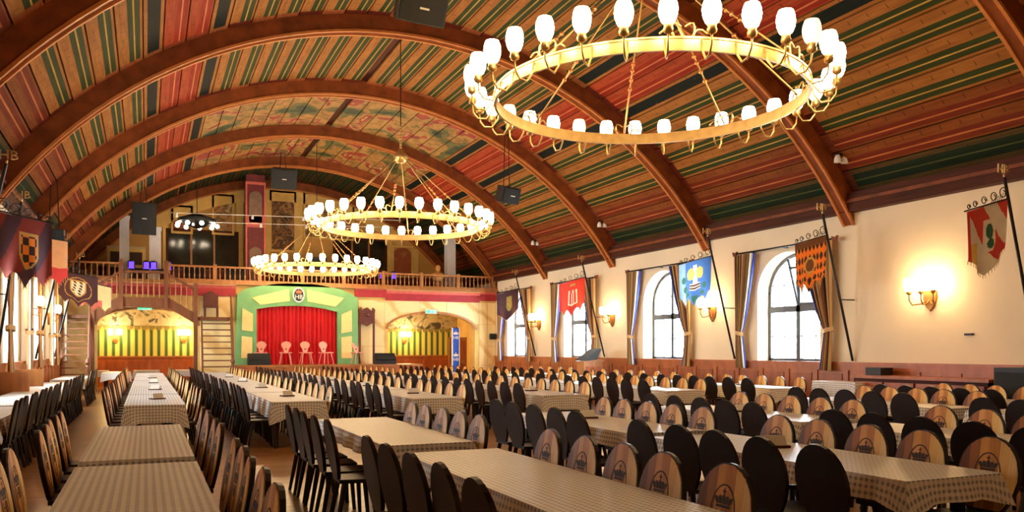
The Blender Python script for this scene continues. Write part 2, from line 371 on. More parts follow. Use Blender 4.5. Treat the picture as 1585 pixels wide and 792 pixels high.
AL, AR = (.085, 1.775, 0, 2.55, .64), (11.635, 2.015, 0, 2.5, .70)
struct(arch_wall('y', XL, XR, 4.2, Y0, Y0+.35, [AL, AR], fresco_cream).build('wall_back'))
struct(cube((XL-.5, YF-.3, 0), (XR+.5, YF, 10), plaster).build('wall_front'))
# vault shell
mb = MB(); TH = math.asin(8.75/RB)+.03; n = 40
for i in range(n):
    a, b = -TH+2*TH*i/n, -TH+2*TH*(i+1)/n
    P = lambda t, r, y: (XC+r*math.sin(t), y, ZC+r*math.cos(t))
    mb.hexa([P(a, RB+.06, YF-.3), P(b, RB+.06, YF-.3), P(b, RB+.06, YB+.3), P(a, RB+.06, YB+.3), P(a, RB+.3, YF-.3), P(b, RB+.3, YF-.3), P(b, RB+.3, YB+.3), P(a, RB+.3, YB+.3)], wood_dark)
ceiling = struct(mb.build('ceiling'))
# painted boards, one object each
units = [('green', .10+.5375*k, .5375) for k in range(8)]+[('dark', 4.40, .45), ('red', 4.85, .525), ('red', 5.375, .525), ('dark', 5.9, .45)] + \
        [('green', 6.35+.5625*k, .5625) for k in range(4)]+[('brown', 8.6, .5), ('brown', 9.1, .5), ('deep', 9.6, .56)]
pm = {}
def plank_mesh(kind, wd, ln):
    k = (kind, wd, ln)
    if k not in pm: pm[k] = MB().box((-wd/2+.018, -ln/2, -.03), (wd/2-.018, ln/2, .03), PK[kind]).mesh('plank')
    return pm[k]
bays = [(Y0-BAY*k) for k in range(-1, 6)]     # far end of each bay
for bi, yf in enumerate(bays):
    ya, yb = yf-BAY+.12, min(yf-.12, YB-.02); yc = (ya+yb)/2; ln = yb-ya
    for sgn in (-1, 1):
        for kind, a0, wd in units:
            k = kind
            if bi in (1, 2) and a0 < 4.3: k = 'mural'
            if bi == 0 and kind in ('green', 'red'): k = 'deep'
            t = sgn*(a0+wd/2)/RB
            o = obj('plank', plank_mesh(k, wd, round(ln, 3)), ceiling); o.location = (XC+RB*math.sin(t), yc, ZC+RB*math.cos(t)); o.rotation_euler = (0, t, 0)
# ribs
TR = math.asin(8.73/R)
def arcprism(r0, r1, y0, y1, m, th=TR, n=44):
    mb = MB(); P = lambda t, r, y: (XC+r*math.sin(t), y, ZC+r*math.cos(t)); vs = []; fs = []
    for i in range(n+1):
        t = -th+2*th*i/n; vs += [P(t, r0, y0), P(t, r0, y1), P(t, r1, y1), P(t, r1, y0)]
    for i in range(n):
        o = 4*i
        for k in range(4): fs.append((o+k, o+(k+1) % 4, o+4+(k+1) % 4, o+4+k))
    fs += [(0, 1, 2, 3), (4*n+3, 4*n+2, 4*n+1, 4*n)]
    return mb.add(vs, fs, m)
for k in range(-1, 8):
    y = Y0-BAY*k if k >= 0 else YB-.16
    o = struct(arcprism(R, RB+.05, y-.13, y+.13, wood_rib).build('trim_%d' % (k+2)), 'arched brown timber rib of the vault')
    arcprism(R-.035, R+.02, y-.16, y-.10, wood_lip).build('moulding', o); arcprism(R-.035, R+.02, y+.10, y+.16, wood_lip).build('moulding', o)
for i, (xa, xb) in enumerate(((XR-.22, XR), (XL, XL+.22))):
    o = struct(cube((xa, YF, ZT), (xb, YB, ZT+.42), wood_dark).build('trim_%d' % (20+i)), 'dark timber wall plate below the vault')
    xa2, xb2 = (XR-.27, XR) if i == 0 else (XL, XL+.27)
    cube((xa2, YF, ZT+.2), (xb2, YB, ZT+.27), wood_rib).build('moulding', o)

# wainscot with stiles and panels
def wainscot(name, x, s, y0, y1, lbl):
    o = struct(cube((min(x, x-s*.04), y0, 0), (max(x, x-s*.04), y1, 1.26), wood_wain).build(name), lbl)
    def bx(d0, d1, ya, yb, z0, z1, m, nm): cube((min(x-s*d0, x-s*d1), ya, z0), (max(x-s*d0, x-s*d1), yb, z1), m).build(nm, o)
    bx(0, .10, y0, y1, 1.26, 1.32, wood_wain, 'cap'); bx(.04, .07, y0, y1, 1.13, 1.26, wood_wain, 'top_rail'); bx(.04, .07, y0, y1, 0, .2, wood_wain, 'bottom_rail')
    n = int((y1-y0)/.95)
    for i in range(n):
        a = y1-.95*(i+1); b = y1-.95*i
        bx(.04, .07, a, a+.13, .2, 1.13, wood_wain, 'stile'); bx(.04, .06, a+.2, b-.07, .28, 1.05, wood_wain2, 'panel')
    return o
wainscot('baseboard_right', XR, 1, 3, Y0, 'orange-brown panelled wainscot below the arched windows')
wainscot('baseboard_left', XL, -1, 12, Y0, 'orange-brown panelled wainscot below the windows at left')

# windows
def window(idx, x, s, yc):
    o = MB(); fx0, fx1 = x+s*.36, x+s*.44; fx0, fx1 = min(fx0, fx1), max(fx0, fx1); m = winframe
    A = lambda u: arch_top(yc+u, yc, WHW, WSPR, WRISE)
    for i in range(16):                                        # arched outer frame
        a0, a1 = -WHW*math.cos(PI*i/16), -WHW*math.cos(PI*(i+1)/16); k = .91
        p = [(yc+a0, A(a0)), (yc+a1, A(a1)), (yc+a1*k, WSPR+(A(a1)-WSPR)*.9), (yc+a0*k, WSPR+(A(a0)-WSPR)*.9)]
        o.prism(p, 'x', fx0, fx1, m)
    for u in (-WHW, WHW-.1): o.box((fx0, yc+u, WSILL), (fx1, yc+u+.1, WSPR+.05), m)
    o.box((fx0, yc-WHW, WSILL), (fx1, yc+WHW, WSILL+.08), m)
    f = struct(o.build('window_%d' % idx), 'dark-framed arched window')
    cube((fx0-.01, yc-.065, WSILL), (fx1+.01, yc+.065, A(0)-.05), m).build('mullion', f)
    cube((fx0-.01, yc-WHW+.05, 2.56), (fx1+.01, yc+WHW-.05, 2.72), m).build('transom', f)
    for z in (1.93, 3.25):
        cube((fx0+.03, yc-WHW+.06, z), (fx1-.03, yc+WHW-.06, z+.025), m).build('glazing_bar', f)
    for u in (-.55, .55): cube((fx0+.03, yc+u-.012, WSILL), (fx1-.03, yc+u+.012, A(u)-.03), m).build('glazing_bar', f)
    for u0, u1 in ((-WHW+.06, -.05), (.05, WHW-.06)):          # four panes
        cube(((fx0+fx1)/2-.004, yc+u0, WSILL+.08), ((fx0+fx1)/2+.004, yc+u1, 2.58), glass).build('pane', f)
        q = [(yc+u0, 2.70), (yc+u1, 2.70)]; us = [u1+(u0-u1)*i/8 for i in range(9)]
        MB().prism(q+[(yc+u, max(2.72, A(u)-.03)) for u in us], 'x', (fx0+fx1)/2-.004, (fx0+fx1)/2+.004, glass).build('pane', f)
    xs = (x-s*.06, x+s*.36)
    cube((min(xs), yc-WHW-.03, WSILL-.05), (max(xs), yc+WHW+.03, WSILL), white).build('window_sill', f)
    pl = bpy.data.lights.new('daylight_portal', 'AREA'); pl.shape = 'RECTANGLE'; pl.size = 2.1; pl.size_y = 2.7; pl.cycles.is_portal = True
    po = bpy.data.objects.new('daylight_portal', pl); col.objects.link(po); po.location = (x+s*.48, yc, 2.65); po.rotation_euler = (PI/2, 0, s*PI/2)
for i, y in enumerate(WINR): window(i+1, XR, 1, y)
for i, y in enumerate(WINL): window(i+11, XL, -1, y)
mb = MB(); mb.x = Matrix.Translation((XR+.36, WINR[3]+.06, 2.72)) @ Matrix.Rotation(-.28, 4, 'Y')
for a, b in (((0, -.9, 0), (.05, -.83, .95)), ((0, -.07, 0), (.05, 0, 1.2)), ((0, -.9, 0), (.05, 0, .06)), ((0, -.9, .93), (.05, 0, .99))): mb.box(a, b, winframe)
mb.build('tilted_sash', bpy.data.objects['window_4'])

# ------------------------------------------------------------------ back wall: alcoves, painted blocks, cornice, balcony
def alcove(n, x0, x1):
    yb = 39.6
    o = struct(cube((x0, yb, 1.3), (x1, yb+.15, 2.62), drape).build('wall_alcove_%d' % n), 'alcove wall painted with green and yellow drapery')
    cube((x0, yb, 2.62), (x1, yb+.15, 3.75), swirl).build('frieze', o)
    cube((x0, yb-.05, 0), (x1, yb+.15, 1.3), wood_wain).build('dado', o)
    k = int((x1-x0)/.9)
    for i in range(k): cube((x0+.1+i*.9, yb-.07, .25), (x0+.88+i*.9, yb-.05, 1.12), wood_wain2).build('panel', o)
    cube((x0, yb-.09, 1.26), (x1, yb, 1.33), wood_oak).build('dado_cap', o)
    # scalloped pelmet of the painted drapery
    kk = int((x1-x0)/.30)
    for i in range(kk):
        xa = x0+i*.30; MB().prism([(xa+.02, 2.64), (xa+.28, 2.64), (xa+.25, 2.52), (xa+.15, 2.44), (xa+.05, 2.52)], 'y', yb-.025, yb, MATS['curtain_olive']).build('pelmet_tassel', o)
    for xa in (x0-.15, x1): struct(cube((xa, Y0+.35, 0), (xa+.15, yb+.15, 3.75), fresco_cream).build('wall_alcove_side_%d' % (n*2+(xa > x0))))
    struct(cube((x0-.15, Y0+.35, 3.7), (x1+.15, yb+.15, 3.8), swirl).build('ceiling_alcove_%d' % n))
    return o
alcove(1, -2.6, 2.5); alcove(2, 9.0, XR-.2)
# arch trims
for i, (c, hw, sl, zs, rise) in enumerate((AL, AR)):
    mb = MB(); n = 24
    for k in range(n):
        a, b = PI*k/n, PI*(k+1)/n
        p = lambda t, e: (c-(hw+e)*math.cos(t), zs+(rise+e)*math.sin(t))
        mb.prism([p(a, 0), p(b, 0), p(b, .1), p(a, .1)], 'y', Y0-.05, Y0, wood_oak)
    struct(mb.build('trim_%d' % (30+i)), 'wooden moulding round the alcove arch')
# painted marble blocks right of the stage, one object each
def outside(x0, x1, z0, z1, op):
    c, hw, sl, zs, rise = op
    return x1 < c-hw-.1 or x0 > c+hw+.1 or z0 > zs+rise+.1
wb = bpy.data.objects['wall_back']
def block(x0, x1, z0, z1): cube((x0+.008, Y0-.025, z0+.008), (x1-.008, Y0, z1-.008), marble).build('block', wb)
xs = [8.3, 9.45, 11.05, 12.3, 13.85, 14.25, 14.66]
for a, b in zip(xs, xs[1:]):
    for z0, z1 in ((0, .9), (.9, 1.75), (1.75, 2.75), (2.75, 3.74)):
        if outside(a, b, z0, z1, AR): block(a, b, z0, z1)
        elif z0 > 2.7:
            mb = MB(); n = 8; c, hw, sl, zs, rise = AR; pts = [(a+.008, z1-.008), (b-.008, z1-.008)]
            for i in range(n+1):
                x = b-.008-(b-a-.016)*i/n; pts.append((x, max(z0+.008, arch_top(x, c, hw+.1, zs, rise+.1))))
            mb.prism(pts[::-1], 'y', Y0-.025, Y0, marble).build('block', wb)
for a, b in ((XL+.02, -1.75), (1.95, 3.2)):
    for z0, z1 in ((0, 1.75), (1.75, 2.75), (2.75, 3.74)): block(a, b, z0, z1)
for i, (a, b, dz) in enumerate(((XL, 3.3, 0), (8.15, 9.5, .12), (9.5, 13.85, 0), (13.85, XR, .08))):
    z = 3.74+dz
    o = struct(cube((a, Y0-.12, z), (b, Y0+.1, z+.3), red_paint).build('trim_%d' % (40+i)), 'red painted cornice under the balcony')
    MB().hexa([(a, Y0-.12, z+.3), (b, Y0-.12, z+.3), (b, Y0+.1, z+.3), (a, Y0+.1, z+.3), (a, Y0-.26, z+.42), (b, Y0-.26, z+.42), (b, Y0+.1, z+.42), (a, Y0+.1, z+.42)], pink_paint).build('moulding', o)
    cube((a, Y0-.2, z+.42), (b, Y0+.1, 4.24), cream_p).build('fascia', o)
struct(cube((XL, Y0-.3, 4.2), (XR, YB, 4.32), wood_oak).build('floor_balcony'))
def baluster_mesh(h, m=wood_oak):
    return MB().lathe([(.028, 0), (.028, .06*h), (.018, .1*h), (.034, .3*h), (.016, .55*h), (.016, .8*h), (.028, .88*h), (.028, h)], (0, 0, 0), 6, m).mesh('baluster', True)
bal = baluster_mesh(.46)
rail = thing('balcony_railing', 'long turned-baluster wooden railing along the balcony edge', 'railing', (0, Y0-.2, 4.32))
def part(name, a, b, m, parent): return cube(a, b, m).build(name, parent)
part('bottom_rail', (.75, -.05, 0), (XR-.02, .05, .07), wood_oak, rail); part('top_rail', (.75, -.06, .53), (XR-.02, .06, .60), wood_oak, rail)
x = .8; i = 0
while x < XR-.1:
    if i % 9 == 0: part('post', (x-.07, -.07, 0), (x+.07, .07, .66), wood_oak, rail)
    else: obj('baluster', bal, rail, (x, 0, .07))
    x += .19; i += 1
rail = thing('balcony_railing', 'short dark turned-baluster railing at the left end of the balcony', 'railing', (0, Y0-.2, 4.32))
part('bottom_rail', (XL+.02, -.05, 0), (-.9, .05, .07), wood_oak, rail); part('top_rail', (XL+.02, -.06, .53), (-.9, .06, .60), wood_oak, rail)
for i in range(9): obj('baluster', bal, rail, (XL+.15+.2*i, 0, .07))
# double staircase over the left arch
st = thing('staircase', 'oak double staircase with railed landing over the left alcove arch', 'staircase', (0, 34.0, 0))
yf, yk = -.2, .75
part('landing', (-.86, yf, 3.2), (.72, yk, 3.56), wood_stair, st); part('landing_rail', (-.86, yf-.02, 4.46), (.72, yf+.07, 4.55), wood_stair, st)
for px in (-.84, .70): part('post', (px-.07, yf-.06, 3.1), (px+.07, yf+.1, 4.95), wood_stair, st)
b1 = baluster_mesh(.88, wood_oak)
for i in range(8): obj('baluster', b1, st, (-.67+.19*i, yf+.03, 3.57))
for s, x0, x1 in ((1, .72, 1.74), (-1, -.86, -1.78)):
    MB().prism([(x0, 3.22), (x0, 3.6), (x1, 2.98), (x1, 2.58)], 'y', yf, yf+.09, wood_stair).build('stringer', st)
    MB().prism([(x0, 4.44), (x0, 4.53), (x1, 3.93), (x1, 3.84)], 'y', yf-.02, yf+.08, wood_stair).build('handrail', st)
    part('post', (x1-.07, yf-.06, 0), (x1+.07, yf+.1, 4.12), wood_stair, st)
    for i in range(5):
        t = (i+.6)/5.2; xx = x0+(x1-x0)*t; obj('baluster', b1, st, (xx, yf+.03, 3.58-.62*t))
    for i in range(4):
        xa = x0+(x1-x0)*i/4; xb = x0+(x1-x0)*(i+1)/4; z = 3.42-.17*i
        part('tread', (min(xa, xb), yf+.05, z-.05), (max(xa, xb), yk, z), wood_stair, st)
    xa, xb = (1.95, 3.02) if s > 0 else (-2.74, -1.86)
    part('landing', (xa-.15*(s > 0), yf, 2.74), (xb+.1*(s < 0), yk+.2, 2.86), wood_stair, st)
    for k in range(11):
        z = 2.62-.235*k; yy = yf-.02-.062*k
        part('tread', (xa, yy-.24, z-.045), (xb, yy, z), wood_stair, st)
    for xx in (xa-.03, xb-.03):
        MB().prism([(yf+.02, 2.86), (yf-.9, .0), (yf-1.1, 0), (yf-.1, 2.9)], 'x', xx, xx+.06, wood_stair).build('stringer', st)
    MB().lathe([(.07, 0), (.07, 1.0), (.05, 1.05), (.09, 1.15), (.06, 1.25), (.02, 1.3)], ((xb if s > 0 else xb)-.02, yf-1.0, 0), 8, wood_stair).build('newel_post', st)
    xx = xb if s > 0 else xb
    MB().tube([(xx, yf-.05, 3.75), (xx, yf-1.0, 1.1)], .04, 6, wood_stair).build('handrail', st)

# upper back wall over the balcony
mb = MB(); pts = []
for i in range(33):
    t = -TH+2*TH*i/32; pts.append((XC+RB*math.sin(t), ZC+RB*math.cos(t)))
pts = [(XR, 4.3)]+[(XR, pts[-1][1])]+pts[::-1]+[(XL, pts[0][1]), (XL, 4.3)]
wbu = struct(mb.prism(pts, 'y', YB, YB+.25, mat('gable_ochre', srgb(196, 150, 80), .7, var=.2, scale=.8)).build('wall_back_upper'), 'painted gable wall above the balcony')
def rect(px0, py0, px1, py1, Y): a = at(px0, py1, Y); b = at(px1, py0, Y); return a.x, b.x, a.z, b.z
def onwall(name, px, m, d, parent, Y=YB, fr=None, arch=0):
    x0, x1, z0, z1 = rect(*px, Y)
    if arch: o = MB().prism([(x0, z0), (x1, z0)]+[((x0+x1)/2+(x1-x0)/2*math.cos(PI*i/10), z1-arch+arch*math.sin(PI*i/10)) for i in range(11)], 'y', Y-d, Y, m).build(name, parent)
    else: o = cube((x0, Y-d, z0), (x1, Y, z1), m).build(name, parent)
    if fr:
        mm = MB(); e = .09
        mm.box((x0-e, Y-d-.05, z0-e), (x1+e, Y, z0), fr); mm.box((x0-e, Y-d-.05, z1), (x1+e, Y, z1+e), fr); mm.box((x0-e, Y-d-.05, z0), (x0, Y, z1), fr); mm.box((x1, Y-d-.05, z0), (x1+e, Y, z1), fr)
        mm.build('panel_frame', o)
    return o
onwall('painted_panel', (331, 305, 359, 360), fresco_fig, .05, wbu, fr=fresco_cream)
onwall('painted_panel', (268, 322, 295, 358), fresco_red, .05, wbu, fr=fresco_cream)
onwall('painted_panel', (420, 300, 455, 386), fresco_dark, .05, wbu, fr=fresco_cream)
onwall('painted_panel', (472, 306, 545, 366), fresco_fig, .05, wbu, fr=fresco_cream)
onwall('painted_panel', (609, 384, 636, 426), fresco_red, .05, wbu, fr=fresco_cream, arch=.35)
for px in ((408, 296, 418, 420), (457, 300, 468, 420), (598, 372, 606, 428), (638, 386, 647, 428), (366, 296, 376, 420), (252, 345, 260, 420)):
    onwall('pilaster', px, fresco_cream, .08, wbu)
cube((XL+.9, YB-.06, 4.32), (XR-.9, YB, 5.25), mat('gable_dado', srgb(104, 42, 30), .6, var=.2)).build('dado', wbu)
arcprism(R-.55, R-.02, YB-.1, YB, fresco_cream, th=.62).build('arch_band', wbu)
for px in ((260, 362, 366, 412), (518, 374, 596, 414)):
    g = onwall('inner_window', px, darkglass, .04, wbu, fr=wood_dark)
    x0, x1, z0, z1 = rect(*px, YB)
    for i in (1, 2): cube((x0+(x1-x0)*i/3-.04, YB-.09, z0), (x0+(x1-x0)*i/3+.04, YB, z1), wood_oak).build('mullion', g)
# reddish pier on the balcony
x0, x1, z0, z1 = rect(381, 284, 410, 420, 38.6)
pier = struct(cube((x0, 38.6, 4.32), (x1, 39.3, 9.45), mat('pier_plum_paint', srgb(120, 44, 48), .6, var=.15)).build('column_pier'), 'plum painted square pier on the balcony')
zc = at(395, 350, 38.6).z
for za, zb, m, nm in ((zc-.05, zc+.45, pink_paint, 'band'), (9.0, 9.12, pink_paint, 'band'), (4.5, 4.6, pink_paint, 'band')): cube((x0-.03, 38.57, za), (x1+.03, 38.6, zb), m).build(nm, pier)
for xx in (x0-.03, x1-.04): cube((xx, 38.55, 4.32), (xx+.07, 38.6, 9.1), pink_paint).build('edge_strip', pier)
xm = (x0+x1)/2
for zb, ht in ((7.3, 1.4), (4.6, 1.6)):
    MB().prism([(xm-.28, zb), (xm+.28, zb)]+[(xm+.28*math.cos(PI*i/8), zb+ht-.28+.28*math.sin(PI*i/8)) for i in range(9)], 'y', 38.57, 38.6, mat('pier_grey_paint', srgb(140, 110, 90), .7, var=.2)).build('painted_niche', pier)

# things on the balcony
def column_white(px, lbl, Y, top):
    a, b = at(px[0], 420, Y), at(px[1], 420, Y)
    t = thing('square_column', lbl, 'column', ((a.x+b.x)/2, Y, 4.32)); hw = (b.x-a.x)/2
    part('base', (-hw-.04, -hw-.04, 0), (hw+.04, hw+.04, .12), colwhite, t); part('shaft', (-hw, -hw, .12), (hw, hw, top-4.42), colwhite, t); part('capital', (-hw-.03, -hw-.03, top-4.42), (hw+.03, hw+.03, top-4.32), colwhite, t)
column_white((185, 200), 'tall white square column at the left end of the balcony', 37.6, 7.1)
column_white((231, 249), 'white square column beside the dark inner window on the balcony', 37.0, 6.6)
column_white((690, 703), 'white square column at the right end of the balcony', 36.6, 7.35)
for k, (px, Y) in enumerate(((215, 36), (249, 36), (600, 36.4))):
    p = at(px, 428, Y)
    t = thing('stage_light', ['violet-lit stage light leftmost on the balcony', 'violet-lit stage light beside the stair landing post', 'violet-lit stage light in front of the right painted arch'][k], 'stage light', (p.x, Y, 4.32), 0, 'stage lights on the balcony')
    MB().lathe([(.22, 0), (.22, .03), (.03, .05), (.03, .45)], (0, 0, 0), 10, iron).build('stand', t)
    part('bar', (-.36, -.04, .44), (.36, .04, .50), iron, t)
    for s in (-.27, .27):
        MB().lathe([(.06, 0), (.13, .05), (.13, .30), (.08, .34)], (s, 0, .48), 10, black).build('lamp_head', t)
        MB().lathe([(.11, 0), (.11, .26)], (s, -.035, .49), 10, violet_l).build('lit_lens', t)
p = at(678, 432, 35.4); t = thing('bust', 'ochre plaster bust standing behind the balcony railing', 'bust', (p.x, 35.4, 4.32))
MB().lathe([(.2, 0), (.2, .3), (.12, .34)], (0, 0, 0), 10, wood_oak).build('plinth', t)
mb = MB(); mb.lathe([(.1, 0), (.24, .06), (.30, .22), (.26, .36), (.1, .42), (.07, .5)], (0, 0, .34), 14, statue); mb.ball((0, -.01, .94), .12, 12, statue, 1.25); mb.ball((0, -.12, .93), .03, 6, statue); mb.build('head_and_shoulders', t, smooth=True)
p = at(738, 423, 37.6); mb = MB()
mb.grid(lambda u, v: (-.9+1.8*u, -.5+1.0*v, 1.15*math.sin(PI*u)**.6*math.sin(PI*v)**.5*(1-.5*u)+.06*math.sin(13*u)*math.sin(7*v)), 16, 10, greyc)
tag(mb.build('tarpaulin', None, (13.4, 37.6, 4.33), smooth=True), 'grey tarpaulin heaped at the right end of the balcony', 'tarpaulin')
p = at(130, 380, 37)
t = thing('amplifier_rack', 'pale cabinet with louvred doors at the left of the balcony', 'cabinet', (-.75, 38.9, 4.32))
part('body', (-.75, -.3, 0), (.75, .3, 1.65), mat('cabinet_beige', srgb(200, 178, 140), .6), t)
for s in (-1, 1):
    d = part('door', (s*.37-.34, -.34, .1), (s*.37+.34, -.3, 1.55), fresco_cream, t)
    for k in range(2): part('grille', (s*.37-.24, -.36, .22+.66*k), (s*.37+.24, -.34, .75+.66*k), MATS['curtain_dark'], d)
for k, (px, Y, h_) in enumerate(((365, 36.2, .7), (490, 37.5, 1.4), (300, 37, .8))):
    p = at(px, 420, Y)
    t = thing('loudspeaker', ['black monitor speaker behind the balcony railing left of the pier', 'dark green loudspeaker stack behind the chandelier on the balcony', 'low black loudspeaker in front of the dark inner window'][k], 'loudspeaker', (p.x, Y, 4.32))
    part('cabinet', (-.4, -.3, 0), (.4, .3, h_), black, t); part('grille', (-.36, -.33, .06), (.36, -.3, h_-.06), blackm, t)
# rod chandelier of globes and the spotlight wires
p = at(305, 345, 37); t = thing('globe_chandelier', 'small dark chandelier with a ring of white globes above the balcony', 'chandelier', (p.x, 37, p.z))
zt_ = ZC+math.sqrt(RB**2-(p.x-XC)**2)
MB().tube([(0, 0, .2), (0, 0, zt_-p.z)], .015, 5, iron).build('rod', t)
MB().lathe([(.03, -.3), (.3, -.2), (.75, .0), (.75, .12), (.1, .35)], (0, 0, .05), 14, black).build('crown_body', t)
gl = MB().ball((0, 0, 0), .09, 10, mat('globe_lit', (1, .95, .9), .3, emit=14, emc=(1, .8, .55))).mesh('globe', True)
for i in range(9): a = 2*PI*i/9; obj('globe', gl, t, (.8*math.cos(a), .8*math.sin(a), -.1))
for k, (pa, pb) in enumerate((((265, 329, 36.4), (620, 341, 36.4)), ((292, 343, 36.6), (610, 352, 36.6)))):
    a, b = at(*pa), at(*pb)
    t = thing('spotlight_wire', ['upper taut wire with clipped spotlights above the balcony', 'lower taut wire with clipped spotlights above the balcony'][k], 'wire', (a.x, a.y, a.z))
    MB().tube([(0, 0, 0), b-a], .012, 5, white).build('cable', t)
    for f in (.02, .33, .55, .7):
        q = (b-a)*f; MB().lathe([(.02, .06), (.05, 0), (.06, -.12)], (q.x, 0, q.z-.04), 8, white).build('spot_head', t)

# ------------------------------------------------------------------ stage
SZ = 1.0
stg = thing('stage', 'wooden stage platform in front of the green proscenium', 'stage', (0, 33.2, 0))
part('deck', (3.06, 0, .92), (10.6, Y0-33.2-.06, SZ), wood_stage, stg)
for i in range(8): part('front_panel', (3.08+.94*i, .04, 0), (3.06+.94*(i+1), .1, .92), wood_wain, stg)
part('side_panel', (3.06, .1, 0), (3.12, Y0-33.2-.06, .92), wood_wain, stg); part('side_panel', (10.54, .1, 0), (10.6, Y0-33.2-.06, .92), wood_wain, stg)
pro = thing('proscenium', 'green stage surround with cream panels and oval crest', 'stage surround', (0, Y0, SZ))
def PZ(px, py): v = at(px, py, Y0); return (v.x, v.z-SZ)
outer = [(363, 563.5), (366, 456), (378, 448), (400, 443), (430, 439.5), (458, 438.5), (490, 441), (520, 447), (541, 455), (551, 462), (552, 563)]
inner = [(520.5, 563), (520, 483), (500, 478), (480, 475), (458, 473.5), (435, 474), (415, 475.5), (396, 478.5), (396, 563.5)]
O = [PZ(*p) for p in outer]; I = [PZ(*p) for p in inner]
O[0] = (O[0][0], 0); O[-1] = (O[-1][0], 0); I[0] = (I[0][0], 0); I[-1] = (I[-1][0], 0)
mb = MB()
def strip(o, i): mb.prism([o[0], o[1], i[1], i[0]], 'y', -.3, -.05, green_p)
strip([O[0], O[1]], [I[-1], I[-2]]); strip([O[-2], O[-1]], [I[1], I[0]][::1])
oo = O[1:-1]; ii = I[1:-1][::-1]
for k in range(24):
    def lerp(L_, t): f = t*(len(L_)-1); j = min(int(f), len(L_)-2); g = f-j; return (L_[j][0]+(L_[j+1][0]-L_[j][0])*g, L_[j][1]+(L_[j+1][1]-L_[j][1])*g)
    mb.prism([lerp(oo, k/24), lerp(oo, (k+1)/24), lerp(ii, (k+1)/24), lerp(ii, k/24)], 'y', -.3, -.05, green_p)
mb.build('frame', pro)
def cpanel(pp): MB().prism([PZ(*p) for p in pp], 'y', -.33, -.3, cream_p).build('panel', pro)
for pp in (([388, 461], [445, 448], [447, 466], [402, 472]), ([473, 448], [530, 462], [517, 475], [474, 467]),
           ([374, 477], [390, 486], [390, 513], [373, 511]), ([373, 520], [389, 522], [389, 554], [372, 554]),
           ([526, 487], [542, 480], [542, 513], [526, 516]), ([526, 522], [542, 520], [542, 554], [526, 554])): cpanel(pp)
cx, cz = PZ(460, 457)
em = MB().prism([(cx+.24*math.cos(a*PI/12), cz+.31*math.sin(a*PI/12)) for a in range(24)], 'y', -.38, -.33, white).build('crest', pro)
MB().prism([(cx+.19*math.cos(a*PI/12), cz+.26*math.sin(a*PI/12)) for a in range(24)], 'y', -.39, -.38, mat('crest_black', srgb(30, 28, 34), .5)).build('crest_field', em)
MB().text('HB', .25, Matrix.Translation((cx, -.40, cz-.09)) @ Matrix.Rotation(PI/2, 4, 'X'), white).build('lettering', em)
def crown2d(mb, cx, cz, s, y0, y1, m):
    mb.prism([(cx-.5*s, cz), (cx+.5*s, cz), (cx+.5*s, cz+.14*s), (cx-.5*s, cz+.14*s)], 'y', y0, y1, m)
    for k in range(5):
        u = (k-2)*.24*s; h = (.55-.05*abs(k-2))*s
        mb.prism([(cx+u*.85-.09*s, cz+.17*s), (cx+u*.85+.09*s, cz+.17*s), (cx+u*1.12+.12*s, cz+h), (cx+u*1.12, cz+h+.08*s), (cx+u*1.12-.12*s, cz+h)], 'y', y0, y1, m)
    mb.prism([(cx-.035*s, cz+.6*s), (cx+.035*s, cz+.6*s), (cx+.035*s, cz+.92*s), (cx-.035*s, cz+.92*s)], 'y', y0, y1, m)
    mb.prism([(cx-.12*s, cz+.74*s), (cx+.12*s, cz+.74*s), (cx+.12*s, cz+.81*s), (cx-.12*s, cz+.81*s)], 'y', y0, y1, m)
mb = MB(); crown2d(mb, cx, cz+.06, .2, -.40, -.385, orange_crown); mb.build('crown', em)
# curtain
xa, xb = I[-1][0], I[0][0]
mb = MB()
mb.grid(lambda u, v: (xa-.1+(xb-xa+.2)*u, Y0-.12+.045*math.sin(u*2*PI*21)+.012*math.sin(u*97), SZ+.01+2.5*v), 168, 3, redcl)
tag(mb.build('stage_curtain', smooth=True), 'closed red velvet curtain filling the stage opening', 'curtain')
# stage chairs
def outline_back():
    pts = [(-.07, 0), (-.1, .06), (-.11, .14), (-.17, .22), (-.2, .30), (-.17, .38), (-.09, .43), (0, .45)]
    return pts+[(-x, z) for x, z in pts[-2::-1]]
def stage_chair(x, y, rz, lbl):
    t = thing('stage_chair', lbl, 'chair', (x, y, SZ), rz, 'carved chairs on the stage')
    MB().prism([(-.22, -.2), (.22, -.2), (.25, .2), (-.25, .2)], 'z', .46, .50, pinkw).build('seat', t)
    bo = outline_back(); m2 = MB(); m2.x = Matrix.Translation((0, .19, .5)) @ Matrix.Rotation(-.18, 4, 'X'); m2.prism(bo, 'y', -.015, .015, pinkw); b = m2.build('backrest', t)
    m3 = MB(); m3.x = m2.x; m3.prism([(.0, .08), (.035, .115), (.025, .145), (0, .135), (-.025, .145), (-.035, .115)], 'y', -.018, -.014, ink); m3.build('heart_cutout', b)
    for sx in (-1, 1):
        for sy in (-1, 1): MB().tube([(sx*.15, sy*.12, .46), (sx*.23, sy*.2, 0)], .022, 6, pinkw, .015).build('leg', t)
for k, (px, lbl) in enumerate(((403, 'pink carved chair at the left end of the stage row'), (442, 'pink carved chair second from left before the red curtain'), (474, 'pink carved chair third from left before the red curtain'), (505, 'pink carved chair rightmost before the red curtain'), (556, 'pink carved chair half hidden by the right stage surround'))):
    p = at(px, 566, 34.3); stage_chair(p.x, 34.3 if k < 4 else 34.5, (-.3, -.25, .05, .4, .2)[k], lbl)
